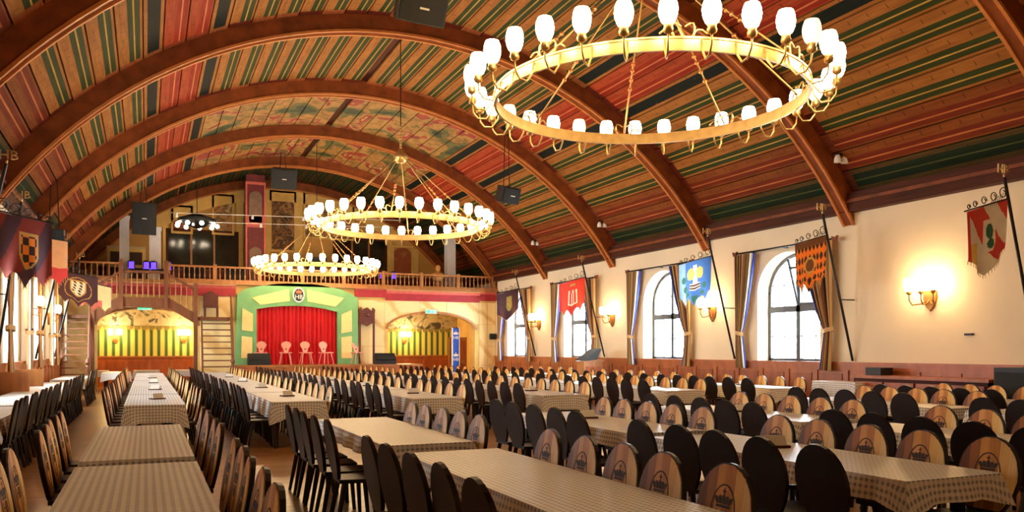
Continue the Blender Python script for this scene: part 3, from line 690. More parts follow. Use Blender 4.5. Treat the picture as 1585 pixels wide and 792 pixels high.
def wedge(px, Y, lbl):
    p = at(px, 566, Y); t = thing('stage_monitor', lbl, 'loudspeaker', (p.x, Y, SZ), 0, 'wedge monitors on the stage edge')
    MB().prism([(-.22, 0), (.25, 0), (.25, .42), (.05, .46), (-.22, .15)], 'x', -.42, .42, black).build('cabinet', t)
    MB().hexa([(-.38, .08, .455), (.38, .08, .455), (.38, .06, .46), (-.38, .06, .46), (-.38, -.19, .20), (.38, -.19, .20), (.38, -.21, .19), (-.38, -.21, .19)], blackm).build('grille', t)
wedge(401, 33.6, 'black wedge monitor on the stage edge before the green surround'); wedge(596, 33.6, 'black wedge monitor on the stage edge near the right arch')
# carved guild stand right of the stage
p = at(569, 566, 34.6); t = thing('guild_pole_stand', 'dark carved panel carried on two tall wooden posts', 'stand', (p.x, 34.75, SZ))
for s in (-.3, .3): part('post', (s-.04, -.04, 0), (s+.04, .04, 2.35), mat('carved_brown', srgb(96, 42, 30), .5, var=.2), t)
MB().prism([(-.36, 1.75), (-.2, 1.72), (0, 1.6), (.2, 1.72), (.36, 1.75), (.3, 1.95), (.36, 2.3), (.26, 2.4), (.2, 2.24), (.1, 2.34), (0, 2.4), (-.1, 2.34), (-.2, 2.24), (-.26, 2.4), (-.36, 2.3), (-.3, 1.95)], 'y', -.06, .06, MATS['carved_brown']).build('carved_board', t)
MB().lathe([(.02, 0), (.12, .05), (.12, .1), (.02, .15)], (0, -.05, 2.0), 10, MATS['carved_brown']).build('rosette', t)
p = at(480+0, 470, 35); q = at(283, 470, 35)
t = thing('carved_settle', 'dark carved high-backed chair on the right stair landing', 'chair', (2.35, 34.6, 2.86))
part('seat', (-.26, -.25, .4), (.26, .2, .46), MATS['carved_brown'], t)
MB().prism([(-.28, .4), (.28, .4), (.28, 1.0), (.2, .9), (.12, 1.0), (0, 1.08), (-.12, 1.0), (-.2, .9), (-.28, 1.0)], 'y', .16, .22, MATS['carved_brown']).build('backrest', t)
for sx in (-.23, .23):
    for sy in (-.2, .15): part('leg', (sx-.03, sy-.03, 0), (sx+.03, sy+.03, .4), MATS['carved_brown'], t)
# blue lozenge post and door in the right alcove
p = at(714, 560, 35.6); t = thing('lozenge_banner', 'tall narrow blue banner with white crests in the right alcove', 'banner', (13.05, 35.9, 0))
part('board', (-.17, -.03, 0), (.17, .03, 2.6), blue_lozenge, t)
for s in (-1, 1): part('edge', (s*.17-.02, -.04, 0), (s*.17+.02, .04, 2.62), white, t)
for z in (1.15, 2.15):
    mb = MB(); mb.text('HB', .2, Matrix.Translation((0, -.04, z)) @ Matrix.Rotation(PI/2, 4, 'X'), white); crown2d(mb, 0, z+.14, .2, -.045, -.03, white); mb.build('crest', t)
d = struct(cube((13.3, 37.5, 0), (14.2, 37.58, 2.2), wood_oak).build('door_1'), 'brown wooden door in the right alcove')
for z0, z1 in ((.15, .95), (1.1, 2.05)): part('panel', (13.4, 37.46, z0), (14.1, 37.5, z1), wood_wain2, d)
MB().ball((13.38, 37.42, 1.05), .035, 8, brass).build('handle', d)
for px, Y, lbl in (((224), Y0-.35, 'lit green exit sign above the left alcove arch'), ((667), Y0-.08, 'lit green exit sign above the right alcove arch')):
    p = at(px, 476 if px < 300 else 482, Y); t = thing('exit_sign', lbl, 'sign', (p.x, Y, p.z), 0, 'exit signs')
    part('housing', (-.26, -.04, -.09), (.26, .04, .09), white, t); part('lit_face', (-.23, -.055, -.07), (.23, -.04, .07), exitg, t)
    mb = MB(); mb.prism([(-.05, -.05), (-.03, -.05), (.0, .0), (.03, -.02), (.05, 0), (.0, .05), (-.02, .05)], 'y', -.06, -.055, white); mb.prism([(.1, -.05), (.18, -.05), (.18, .05), (.1, .05)], 'y', -.06, -.055, white); mb.build('pictogram', t)
p = at(762, 521, Y0-.1); t = thing('wall_speaker', 'small black wall speaker beside the right back corner', 'loudspeaker', (p.x, Y0-.03, p.z))
part('bracket', (-.03, -.06, -.03), (.03, 0, .03), iron, t); part('cabinet', (-.13, -.24, -.12), (.13, -.05, .14), black, t); MB().lathe([(.02, -.01), (.08, 0)], (0, -.25, 0), 8, blackm).build('cone', t)

# ------------------------------------------------------------------ ring chandeliers
RR, NS = 1.97, 32
def ring_mesh():
    mb = MB()
    prof = [(RR-.012, -.075), (RR+.022, -.075), (RR+.022, -.055), (RR+.01, -.055), (RR+.01, .055), (RR+.022, .055), (RR+.022, .075), (RR-.012, .075)]
    vs = []; fs = []; seg = 64; n = len(prof)
    for i in range(seg):
        a = 2*PI*i/seg; vs += [(r*math.cos(a), r*math.sin(a), z) for r, z in prof]
    for i in range(seg):
        j = (i+1) % seg
        for k in range(n): fs.append((i*n+k, j*n+k, j*n+(k+1) % n, i*n+(k+1) % n))
    return mb.add(vs, fs, gilt).mesh('ring')
ringm = ring_mesh()
arm_pts = [(RR+.02, 0, .04), (RR+.05, 0, -.10), (RR+.13, 0, -.20), (RR+.24, 0, -.19), (RR+.30, 0, -.11), (RR+.31, 0, 0)]
armm = MB().tube(arm_pts, .012, 6, gilt).mesh('arm', True)
rivet = MB().lathe([(.022, 0), (.016, .02)], (0, 0, 0), 6, gilt)
cupm = MB().lathe([(.02, 0), (.05, .02), (.055, .05), (.045, .07), (.05, .10)], (RR+.31, 0, -.01), 10, gilt).mesh('cup', True)
def shade(m): return MB().lathe([(.04, 0), (.07, .03), (.094, .09), (.102, .15), (.094, .21), (.076, .258), (.064, .252)], (RR+.31, 0, .085), 14, m).mesh('lamp_shade', True)
shon, shoff = shade(lampm), shade(lampoff)
rodm = {}
HUB = 1.75
mb = MB(); mb.tube([(RR-.02, 0, .08), (.14, 0, HUB)], .013, 6, gilt)
for f in (.30, .36, .42, .46): mb.ball((RR-.02+(.14-RR+.02)*f, 0, .08+(HUB-.08)*f), .034, 6, mat('copper_bead', srgb(222, 150, 96), .35, .8))
rod_mesh = mb.mesh('rod', True)
scm = MB()
for s in (-1, 1):
    pts = [(RR, s*(.02+.20*t+.05*math.sin(t*7)), .08+.10*(1-t)+.06*math.sin(t*9)) for t in [i/10 for i in range(11)]]
    scm.tube(pts, .012, 5, gilt)
scm = scm.mesh('scroll', True)
def chandelier(y, z, off, lbl):
    t = thing('ring_chandelier', lbl, 'chandelier', (XC, y, z), 0, 'ring chandeliers')
    obj('ring', ringm, t)
    MB().lathe([(.03, -.14), (.10, -.12), (.17, -.03), (.19, .05), (.12, .12), (.05, .22)], (0, 0, HUB), 16, gilt).build('hub', t, smooth=True)
    zt = ZC+RB-z
    MB().tube([(0, 0, HUB+.2), (0, 0, zt-.05)], .012, 6, iron).build('suspension_rod', t)
    mb = MB()
    for i in range(8): mb.ball((0, 0, HUB+.28+.075*i), .04, 6, gilt, 1.1)
    mb.build('chain_links', t)
    MB().lathe([(.12, 0), (.10, -.05), (.02, -.08)], (0, 0, zt-.02), 10, iron).build('ceiling_rose', t)
    for i in range(8): obj('rod', rod_mesh, t, (0, 0, 0), 2*PI*(i+.5)/8); obj('scroll', scm, t, (0, 0, 0), 2*PI*(i+.5)/8)
    for i in range(NS):
        a = 2*PI*(i+.5)/NS; r = obj('arm', armm, t, (0, 0, 0), a); obj('cup', cupm, r); obj('lamp_shade', shoff if i in off else shon, r)
chandelier(9.06, 4.82, (7, 10, 25), 'huge gilt ring chandelier hanging nearest the camera at upper right')
chandelier(20.4, 4.72, (), 'gilt ring chandelier in the middle of the hall')
chandelier(31.7, 4.64, (), 'gilt ring chandelier farthest away before the balcony')

# ------------------------------------------------------------------ wall lamps
def sconce(loc, rz, lbl, n=2, big=1.0, watts=0):
    t = thing('wall_sconce', lbl, 'wall lamp', loc, rz, 'shield wall lamps'); t.scale = (big,)*3
    # local: wall behind at +y, lamp reaches to -y
    MB().prism([(-.13, .14), (.13, .14), (.14, .0), (.09, -.14), (0, -.24), (-.09, -.14), (-.14, 0)], 'y', -.05, 0, brass).build('shield_plate', t)
    for i in range(n):
        s = (i-(n-1)/2)*(.36 if n == 2 else .26)
        a = MB().tube([(0, -.05, -.02), (s*.4, -.12, -.10), (s*.9, -.22, -.12), (s, -.27, -.03), (s, -.27, .07)], .013, 6, brass).build('arm', t)
        MB().lathe([(.02, 0), (.05, .02), (.05, .06)], (s, -.27, .07), 8, brass).build('cup', a)
        MB().lathe([(.045, 0), (.085, .05), (.105, .13), (.10, .2), (.08, .25)], (s, -.27, .13), 12, sconcem).build('lamp_shade', a, smooth=True)
    if watts:
        pl = bpy.data.lights.new('sconce_light', 'POINT'); pl.energy = watts; pl.color = (1, .72, .40); pl.shadow_soft_size = .15
        po = bpy.data.objects.new('sconce_light', pl); col.objects.link(po); po.parent = t; po.location = (0, -.5, .25)
SR = [(30.4, 'brass shield wall lamp between the farthest two windows at right'), (24.6, 'brass shield wall lamp right of the red flag'), (19.1, 'brass shield wall lamp beneath the blue flag'), (12.0, 'brass shield wall lamp on the bare wall near the striped flag')]
for y, l in SR: sconce((XR, y, 2.65), -PI/2, l, 3 if y < 13 else 2, 1.1)
for y, l in ((24.9, 'brass shield wall lamp on the left wall nearer the camera'), (29.7, 'brass shield wall lamp on the left wall near the stairs')): sconce((XL, y, 2.62), PI/2, l)
for x, l in ((-1.2, 'brass shield wall lamp at left in the striped left alcove'), (1.55, 'brass shield wall lamp at right in the striped left alcove'), (11.7, 'brass shield wall lamp in the middle of the striped right alcove'), (9.5, 'added brass shield wall lamp, unseen behind the left edge of the right arch')): sconce((x, 39.6, 2.1), 0, l, 2, 1.0, 38)  # last lamp is added, out of sight, to brighten the right alcove

# ------------------------------------------------------------------ curtains
def curtain(x, s, yo, yi, lbl, blue):
    """yo = outer edge on the rod, yi = inner edge; gathered to the outer side at the tie"""
    zt, zb, ztie = 4.12, 1.12, 2.05; nu, nv = 60, 22; dr = 1 if yi > yo else -1; wd = abs(yi-yo)
    pal = [0, 1, 2, 3, 1, 0, 2, 1, 3, 0, 1, 2, 0, 4, 5] if blue else [1, 2, 1, 0, 3, 1, 0, 2, 1, 3, 0, 1, 3, 5, 4] if x > 0 else [1, 0, 2, 1, 3, 0, 1, 2, 0, 3, 1, 0, 2, 4, 1]
    def fn(u, v):
        z = zb+(zt-zb)*v
        if z > ztie: k = (z-ztie)/(zt-ztie); ww = .24+(wd-.24)*k**.75
        else: k = (ztie-z)/(ztie-zb); ww = .24+.12*k
        off = .02 if z > ztie else .02+.03*k
        return (x-s*(.20+.055*math.sin(u*2*PI*7)*(.6+.4*abs(z-ztie))), yo+dr*(off+ww*u), z)
    t = thing('striped_curtain', lbl, 'curtain', (0, 0, 0), 0, 'striped window curtains')
    MB().grid(fn, nu, nv, lambda u, v: cur[pal[min(14, int(u*15))]]).build('drape', t, smooth=True)
    mb = MB(); y0, y1 = yo+dr*-.02, yo+dr*.30; y0, y1 = min(y0, y1), max(y0, y1)
    mb.grid(lambda u, v: (x-s*(.20+.10*math.sin(PI*u)), y0+(y1-y0)*u, ztie-.05+.10*v+.08*dr*(.5-u)), 8, 1, cur[1]); mb.grid(lambda u, v: (x-s*(.20-.10*math.sin(PI*u)), y0+(y1-y0)*u, ztie-.05+.10*v+.08*dr*(.5-u)), 8, 1, cur[1])
    mb.build('tie_band', t)
def curtain_rod(x, s, yc, lbl, hw=1.76):
    t = thing('curtain_rod', lbl, 'curtain rod', (x-s*.2, yc, 4.16), 0, 'wrought curtain rods')
    MB().tube([(0, -hw, 0), (0, hw, 0)], .022, 8, iron).build('rod', t)
    for q in (-hw, hw): MB().prism([(-.05, -.06), (.05, -.06), (.09, .06), (0, .02), (-.09, .06)], 'x', -.03, .03, wood_rib).build('finial', t).location = (0, q, 0)
    for q in (-1.2, 0, 1.2): cube((min(0, s*.2), q-.02, -.02), (max(0, s*.2), q+.02, .02), iron).build('bracket', t)
WN = ['farthest right-wall window', 'window behind the red flag', 'window left of the blue flag', 'nearest right-wall window']
for i, y in enumerate(WINR):
    curtain(XR, 1, y+1.74, y+1.02, 'blue-edged striped curtain at far side of the '+WN[i], True)
    curtain(XR, 1, y-1.70, y-.62, 'striped brown curtain at near side of the '+WN[i], False)
    curtain_rod(XR, 1, y, 'wrought curtain rod over the '+WN[i])
LN = ['left-wall window by the stairs', 'middle left-wall window', 'left-wall window at the picture edge']
for i, y in enumerate(WINL[:3]):
    curtain(XL, -1, y+1.74, y+1.30, 'striped curtain at far side of the '+LN[i], False)
    curtain(XL, -1, y-1.70, y-1.28, 'striped curtain at near side of the '+LN[i], False)
    curtain_rod(XL, -1, y, 'wrought curtain rod over the '+LN[i])

# ------------------------------------------------------------------ guild flags on leaning poles
def cm(n, *c): return mat('flag_'+n, srgb(*c), .75, var=.06)
C = dict(purple=cm('purple', 74, 44, 58), olive=cm('olive', 150, 150, 80), red=cm('red', 226, 66, 56), white=cm('white', 250, 244, 228), blue=cm('blue', 70, 120, 190), lblue=cm('lightblue', 150, 190, 226),
         green=cm('green', 50, 110, 80), yellow=cm('yellow', 236, 206, 100), orange=cm('orange', 236, 130, 40), dark=cm('dark', 46, 34, 36), brown=cm('brown', 110, 66, 40), pink=cm('pink', 226, 120, 120), wine=cm('wine', 134, 44, 34), gold=cm('gold', 200, 160, 90), cream=cm('cream', 240, 226, 170), skin=cm('peach', 240, 170, 110))
def inshield(u, v, cu, cv, hw, hh):
    x = abs(u-cu)/hw; z = (cv-v)/hh; return x < 1 and z > -1 and z < 1 and (z < .2 or x < 1-(z-.2)**1.6)
def f_purple(u, v):
    if inshield(u, v, .42, .55, .13, .26): return C['olive'] if not inshield(u, v, .42, .55, .09, .2) or (int(v*12)+int(u*14)) % 2 else C['gold']
    return C['purple']
def f_red(u, v):
    if .30 < u < .62 and .28 < v < .72:
        q = (u-.30)/.32; z = (v-.28)/.44
        if z > .8: return C['white'] if int(q*5) % 2 == 0 else C['red']
        if z < .1 or q < .14 or q > .86 or (.38 < q < .46) or (.58 < q < .66): return C['white']
    if .36 < u < .56 and .84 < v < .92: return C['gold']
    return C['red']
def f_blue(u, v):
    if (u-.34)**2*1.4+(v-.72)**2 < .018 or (u-.62)**2*1.4+(v-.72)**2 < .018: return C['yellow']
    if abs(u-.48) < .06 and .5 < v < .9: return C['white']
    if .34 < u < .64 and .34 < v < .5: return C['brown'] if int(v*25) % 2 else C['white']
    for a, b in ((.2, .4), (.8, .4), (.72, .22), (.28, .2), (.85, .62), (.5, .14)):
        if (u-a)**2+(v-b)**2 < .006: return C['green']
    return C['lblue'] if u > .8 else C['blue']
def f_orange(u, v):
    r2 = (u-.5)**2*1.2+(v-.52)**2
    if r2 < .03: return C['brown'] if r2 < .015 else C['gold']
    if v > .88: return C['brown']
    z = v*4.6; k = int(z); fr = abs((z-k)-.5)*2; q = (u*8) % 1
    return C['orange'] if abs(q-.5) < .5*(1-fr)+.06 else C['dark']
def f_stripe(u, v):
    if inshield(u, v, .42, .55, .15, .24):
        if (u-.42)**2*1.6+(v-.62)**2 < .012 or (u-.40)**2+(v-.44)**2 < .006: return C['green']
        return C['white']
    k = u+(1-v)*.8
    return C['red'] if k < .22 or .56 < k < 1.0 or u > .94 else C['white'] if u < .7 or v > .5 else C['yellow']
def f_lion(u, v):
    if inshield(u, v, .5, .55, .2, .26): return C['gold'] if not inshield(u, v, .5, .55, .165, .22) else (C['dark'] if math.sin(u*40+v*30)*math.sin(v*36) > .3 else C['white'])
    d = math.hypot((u-.5)*1.1, v-.52)
    return C['gold'] if .36 < d < .385 else C['purple']
def f_big(u, v):
    if inshield(u, v, .42, .52, .17, .27): return C['gold'] if not inshield(u, v, .42, .52, .14, .22) else (C['orange'] if math.sin(u*30)*math.sin(v*26) > 0 else C['dark'])
    return C['wine'] if math.sin(u*9+v*5) > -.3 else C['purple']
def f_tail(u, v): return C['skin'] if v > .42 or u < .3 else C['red']
def f_pale(u, v): return C['pink'] if v < .42 and u < .75 else C['cream']
def flag(y, s, fn, lbl, wd=1.05, ht=1.15, ztop=4.12, lower='scallop', xin=.95, ft=1.35, pole=True, flip=False):
    """s=+1 right wall, -1 left wall; the pole leans out from the wall, the cloth hangs square to the wall"""
    xw = (XR if s > 0 else XL); px = xw-s*.06; tx = xw-s*xin
    foot = Vector((px, y, ft)); top = Vector((tx, y, 4.62)); d = (top-foot).normalized(); ar = Vector((-s*d.z, 0, -abs(d.x)))
    t = thing('guild_flag', lbl, 'flag', (0, 0, 0), 0, 'guild flags on wall poles')
    MB().tube([foot, top], .028, 8, chair_dark).build('pole', t)
    fin = MB(); fin.text('HB', .22, Matrix.Translation(top+d*.14) @ Matrix.Rotation(PI/2, 4, 'X'), gilt, .012); fin.tube([top, top+d*.05], .02, 6, gilt); fin.build('letter_finial', t)
    m2 = foot.lerp(top, .42); xe = xw-s*.01; part('stay_rod', (min(m2.x, xe), y-.012, m2.z-.012), (max(m2.x, xe), y+.012, m2.z+.012), iron, t)
    h0 = foot+d*((ztop-ft)/d.z); br = MB()
    br.tube([h0, h0+ar*wd], .014, 6, iron)
    for k, (a, r) in enumerate(((.12, .11), (.34, .09), (.56, .075), (.76, .06), (.9, .045))):
        c = h0+ar*wd*a+Vector((0, 0, r+.01)); br.tube([c+Vector((math.cos(q)*r*(1-q/14), 0, math.sin(q)*r*(1-q/14))) for q in [i*.6 for i in range(14)]], .009, 5, iron)
    for k in range(6): a = h0+ar*wd*(.16+.05*k); br.tube([a, a+Vector((.05, 0, .14-.015*k))], .005, 4, iron)
    br.build('wrought_bracket', t)
    def P(u, v):
        e = 1.0
        if lower == 'scallop': e = 1.0-.16*abs(math.sin(u*PI*3+PI/2))-.10*(abs(u-.5)*2)
        elif lower == 'point': e = 1.0-.3*abs(u-.5)*2
        base = h0+ar*wd*(.02+.96*u); hh = ht*(1-v)*(1-(1-e)*(1-v)**3)
        return (base.x, y+.06*math.sin(u*11+1.3*(1-v))*(1-v)+.03*math.sin(u*5), base.z-.015-hh)
    MB().grid(P, 64, 44, (lambda u, v: fn(1-u, v)) if flip else fn).build('flag_cloth', t, smooth=True)
    mb = MB()
    for k in range(24): a = Vector(P(k/23, 0)); mb.tube([a, a-Vector((0, 0, .06))], .007, 3, C['gold'])
    mb.build('fringe', t)['kind'] = 'stuff'
flag(30.65, 1, f_purple, 'dark purple flag with olive shield, farthest on the right wall', ztop=4.1, lower='point')
flag(25.07, 1, f_red, 'red flag with white castle on the right wall', 1.1, 1.2)
flag(18.1, 1, f_blue, 'blue flag with yellow suns and green clovers on the right wall', 1.15, 1.2)
flag(14.0, 1, f_orange, 'orange and black flame-patterned flag over the nearest right window', 1.0, 1.15, 4.15)
flag(9.75, 1, f_stripe, 'red and cream diagonal-striped flag with green tree shield', 1.15, 1.2, 4.25, 'point')
flag(15.6, -1, f_big, 'large maroon flag with orange and black shield at the left picture edge', .85, 1.15, 3.86, xin=.75, flip=True)
flag(19.5, -1, f_tail, 'peach flag with red lower edge behind the maroon flag', .95, 1.0, 3.98, xin=.5)
flag(26.0, -1, f_lion, 'purple flag with white lion shield on the left wall', 1.05, .9, 3.82, xin=.75)
flag(31.0, -1, f_pale, 'pale yellow and pink flag behind the purple lion flag', 1.15, .9, 3.95, xin=.8)

# ------------------------------------------------------------------ hanging loudspeakers
def hung_speaker(loc, w_, h_, d_, rx, rz, lbl):
    t = thing('hanging_loudspeaker', lbl, 'loudspeaker', loc, rz, 'loudspeakers hung from the vault')
    m2 = MB(); m2.x = Matrix.Rotation(rx, 4, 'X')
    m2.prism([(-w_/2, -d_/2), (w_/2, -d_/2), (w_*.32, d_/2), (-w_*.32, d_/2)], 'z', -h_/2, h_/2, black); m2.build('cabinet', t)
    m2 = MB(); m2.x = Matrix.Rotation(rx, 4, 'X'); m2.grid(lambda u, v: (-w_*.46+w_*.92*u, -d_/2-.02-.05*math.sin(PI*u), -h_*.45+h_*.9*v), 8, 1, blackm); m2.box((-.08, -d_/2-.085, -.015), (.08, -d_/2-.05, .015), paper); m2.build('grille', t)
    zt = ZC+math.sqrt(RB**2-(loc[0]-XC)**2)-loc[2]
    for s in (-.12, .12): MB().tube([(s, 0, h_*.4), (s*.6, 0, zt)], .014, 5, iron).build('hanger', t)
p = at(438, 276, 34.2); hung_speaker((p.x, 34.2, p.z), 1.0, .8, .6, .3, 0, 'dark rounded loudspeaker hung beside the plum pier')
p = at(222, 338, 34.3); hung_speaker((p.x, 34.3, p.z), .85, 1.2, .6, .15, .1, 'tall black loudspeaker hung left above the stair landing')
p = at(784, 301, 24.0); hung_speaker((p.x, 24.0, p.z), .7, .5, .5, .3, .3, 'dark loudspeaker hung by thin wires right of the middle chandelier')
p = at(645, 8, 13.2); hung_speaker((p.x, 13.2, p.z), .85, .5, .6, .5, .1, 'black loudspeaker at the top picture edge under the vault')
p = at(738, 371, 36.4); hung_speaker((p.x, 36.4, p.z), .7, .7, .5, .1, .3, 'black loudspeaker hung at right above the balcony')
p = at(84, 372, 24.2); hung_speaker((p.x, 24.2, p.z), .6, .55, .5, .1, -.2, 'black loudspeaker above the peach flag at left')
for k, Y in enumerate((Y0-BAY-.4, Y0-2*BAY-.4, Y0-4*BAY-.4)):
    t_ = math.radians(49); p = Vector((XC+(RB-.1)*math.sin(t_), Y, ZC+(RB-.1)*math.cos(t_)))
    t = thing('spotlight', ['twin white spotlight on the right vault beside the farthest rib foot', 'twin white spotlight on the right vault beside the middle rib foot', 'twin white spotlight on the right vault beside the nearest rib foot'][k], 'spotlight', p, 0, 'twin spotlights on the vault')
    for s in (-.1, .1): MB().lathe([(.03, .08), (.07, 0), (.08, -.1)], (s, 0, 0), 8, white).build('lamp_head', t)
    part('mount', (-.14, -.03, .06), (.14, .03, .1), iron, t)

# ------------------------------------------------------------------ furniture along the right wall
t = thing('lectern', 'wooden lectern with tilted black top by the right wall', 'lectern', (13.6, 24.3, 0))
part('body', (-.35, -.25, 0), (.35, .25, 1.2), wood_oak, t); part('front_panel', (-.27, -.28, .15), (.27, -.25, 1.05), wood_wain2, t)
MB().prism([(-.42, 1.2), (.38, 1.2), (.38, 1.28), (-.42, 1.22)], 'y', -.3, .3, wood_oak).build('top', t)
MB().prism([(-.42, 1.24), (.1, 1.27), (.28, 1.62), (.2, 1.64)], 'y', -.3, .3, black).build('slanted_screen', t)
t = thing('sideboard', 'brown panelled sideboard against the right wall below the striped flag', 'sideboard', (14.25, 11.75, 0))
part('body', (-.33, -1.55, 0), (.33, 1.55, 1.0), wood_dark, t); part('top', (-.38, -1.6, 1.0), (.36, 1.6, 1.06), wood_wain, t)
for i in range(4):
    d = part('door', (-.36, -1.5+.76*i, .1), (-.33, -.8+.76*i, .93), wood_wain2, t); part('panel', (-.38, -1.38+.76*i, .2), (-.36, -.92+.76*i, .82), wood_wain, d); MB().ball((-.39, -.87+.76*i, .52), .02, 6, brass).build('knob', d)
tag(part('cash_box', (14.1, 12.75, 1.06), (14.45, 13.15, 1.22), black, None), 'small black box on the sideboard', 'box')
t = thing('floor_speaker', 'black box loudspeaker standing right of the sideboard', 'loudspeaker', (14.2, 9.75, 0))
part('cabinet', (-.3, -.32, 0), (.3, .32, 1.28), black, t); part('grille', (-.33, -.28, .1), (-.3, .28, 1.2), blackm, t)
tag(cube((XR-.05, 11.05, 1.88), (XR, 11.22, 1.92), black).build('wall_socket'), 'small black fixture on the bare cream wall', 'fixture')
t = thing('window_bench', 'plain wooden bench end beneath the left windows', 'bench', (-2.45, 20.5, 0))
part('seat', (-.3, -1.3, .42), (.3, 1.3, .48), wood_wain, t)
for q in (-1.3, 1.24): part('end_panel', (-.3, q, 0), (.3, q+.06, 1.15), wood_oak, t)
part('back_board', (-.3, -1.3, .48), (-.25, 1.3, 1.1), wood_wain, t)

# ------------------------------------------------------------------ tables and cloths
HT, TOPZ = .735, .76
def cloth_mesh(wd, ln, drop):
    """draped cloth, origin at table-top centre; corners hang lower and flare"""
    mb = MB(); hw, hl = wd/2+.012, ln/2+.012; ring = []
    nx, ny = 8, 24
    for i in range(nx): ring.append((-hw+2*hw*i/nx, -hl, 0, -1))
    for i in range(ny): ring.append((hw, -hl+2*hl*i/ny, 1, 0))
    for i in range(nx): ring.append((hw-2*hw*i/nx, hl, 0, 1))
    for i in range(ny): ring.append((-hw, hl-2*hl*i/ny, -1, 0))
    n = len(ring); vs = [(x, y, 0) for x, y, _, _ in ring]; uv = [(x, y) for x, y, _, _ in ring]
    for lvl in (.12, .6, 1.0):
        for k, (x, y, nx_, ny_) in enumerate(ring):
            dc = min(math.hypot(abs(x)-hw, abs(y)-hl)/.22, 1); cf = (1-dc)**1.3
            fl = lvl*(.03+.02*math.sin(k*1.7)+.03*cf); 
            if cf > .9: nx_, ny_ = (1 if x > 0 else -1)*.75, (1 if y > 0 else -1)*.75
            uv.append((x+nx_*lvl*drop, y+ny_*lvl*drop))
            vs.append((x+nx_*fl, y+ny_*fl, -lvl*drop*(1+.38*cf)-(.004 if lvl < .2 else 0)))
    fs = [tuple(range(n))]
    for l in range(3):
        for k in range(n): j = (k+1) % n; fs.append((l*n+k, (l+1)*n+k, (l+1)*n+j, l*n+j))
    mb.add(vs, fs, cloth_m)
    me = mb.mesh('tablecloth'); ul = me.uv_layers.new(name='UVMap')
    for l in me.loops: ul.data[l.index].uv = uv[l.vertex_index]
    return me
ROWN = ['the row along the left windows', 'the second row from left', 'the third row from left', 'the fourth row from left', 'the fifth row from left', 'the sixth row from left', 'the rightmost row by the wall']
cmesh = {}; chairs = []
def table(row, idx, x0, x1, y0, y1, drop, lbl=None):
    wd, ln = round(x1-x0, 2), round(y1-y0, 2); cx, cy = (x0+x1)/2, (y0+y1)/2
    t = thing('long_table', lbl or ('%s long table from camera under its cloth in %s' % (ORD[idx], ROWN[row])), 'table', (cx, cy, 0), 0, 'long dining tables')
    part('tabletop', (-wd/2, -ln/2, HT-.04), (wd/2, ln/2, TOPZ-.012), wood_oak, t)
    for sx in (-1, 1):
        for sy in (-1, 1): part('leg', (sx*(wd/2-.09)-.035, sy*(ln/2-.25)-.035, 0), (sx*(wd/2-.09)+.035, sy*(ln/2-.25)+.035, HT-.04), chair_leg, t)
    k = (wd, ln, drop)
    if k not in cmesh: cmesh[k] = cloth_mesh(wd, ln, drop)
    c = obj('tablecloth', cmesh[k], None, (cx, cy, TOPZ))
    tag(c, 'pale check tablecloth on '+(lbl and 'the '+lbl.replace('small ', '').split(' in ')[0]+' in the alcove' or 'the %s table from camera in %s' % (ORD[idx], ROWN[row])), 'tablecloth', 'woven check tablecloths')
def side_chairs(row, idx, side, x, ys):
    for k, y in enumerate(ys): chairs.append((x+random.uniform(-.02, .02), y+random.uniform(-.02, .02), side, row, idx, k))
def ysn(y0, y1, n=5, m=.28): return [y0+m+(y1-y0-2*m)*i/(n-1) for i in range(n)]
NEARX = {1: (-.45, .34), 2: (1.92, 2.74), 3: (4.45, 5.33), 4: (6.98, 7.85), 5: (10.35, 11.2), 6: (12.5, 13.4)}
FARX = {1: (-.29, .55), 2: (1.86, 2.70), 3: (4.2, 5.08), 4: (6.7, 7.58), 5: (9.76, 10.65), 6: (12.44, 13.36)}
NB = {1: [(3.6, 6.66), (7.0, 10.05)], 2: [(3.45, 6.5), (7.08, 10.1)], 3: [(3.82, 6.75), (7.1, 10.0)], 4: [(4.1, 7.05), (7.45, 10.4)], 5: [(4.9, 7.9), (8.3, 11.2)], 6: [(8.5, 11.2)]}
FB = [(13.7, 16.85), (17.02, 20.75), (20.92, 24.6), (24.77, 28.5), (28.67, 32.5)]
for row in range(1, 7):
    x0, x1 = NEARX[row]; nb = NB[row]
    for i, (a, b) in enumerate(nb):
        table(row, i, x0, x1, a, b, .16)
        lo, ro = (.28, .19) if row == 1 else (.42, .10)
        n = 5; ya = a+.18
        side_chairs(row, i, -1, x0-lo, [ya+.53*k+.1 for k in range(n)]); side_chairs(row, i, 1, x1+ro, [ya+.53*k+(0 if row > 1 else .15) for k in range(n)])
    x0, x1 = FARX[row]
    for i, (a, b) in enumerate(FB):
        dy = .5 if row >= 5 else 0
        if row == 6 and i > 3: continue
        a += dy; b += dy*(i < 4)
        table(row, i+len(nb), x0, x1, a, b, .27 if i == 0 else .2)
        lo, ro = (.26, .2) if row == 1 else (.36, .12)
        side_chairs(row, i+len(nb), -1, x0-lo, ysn(a, b)); side_chairs(row, i+len(nb), 1, x1+ro, ysn(a, b))
for i, (a, b) in enumerate(((11.4, 14.2), (14.5, 17.35), (17.5, 20.9), (21.05, 24.4), (26.2, 30.2))):
    table(0, i, -2.42, -1.62, a, b, .2); side_chairs(0, i, 1, -1.62+.12, ysn(a, b))
ALT = [((-1.45, -.55, 33.3, 35.6), 'long table left of the arch in the left alcove'), ((-.45, .5, 36.6, 37.6), 'small middle table in the left alcove'), ((-2.3, -1.4, 36.8, 37.8), 'small left table in the left alcove'), ((1.0, 1.8, 36.6, 37.6), 'small right table in the left alcove')]
for (x0, x1, a, b), l in ALT: table(0, 0, x0, x1, a, b, .25, l)
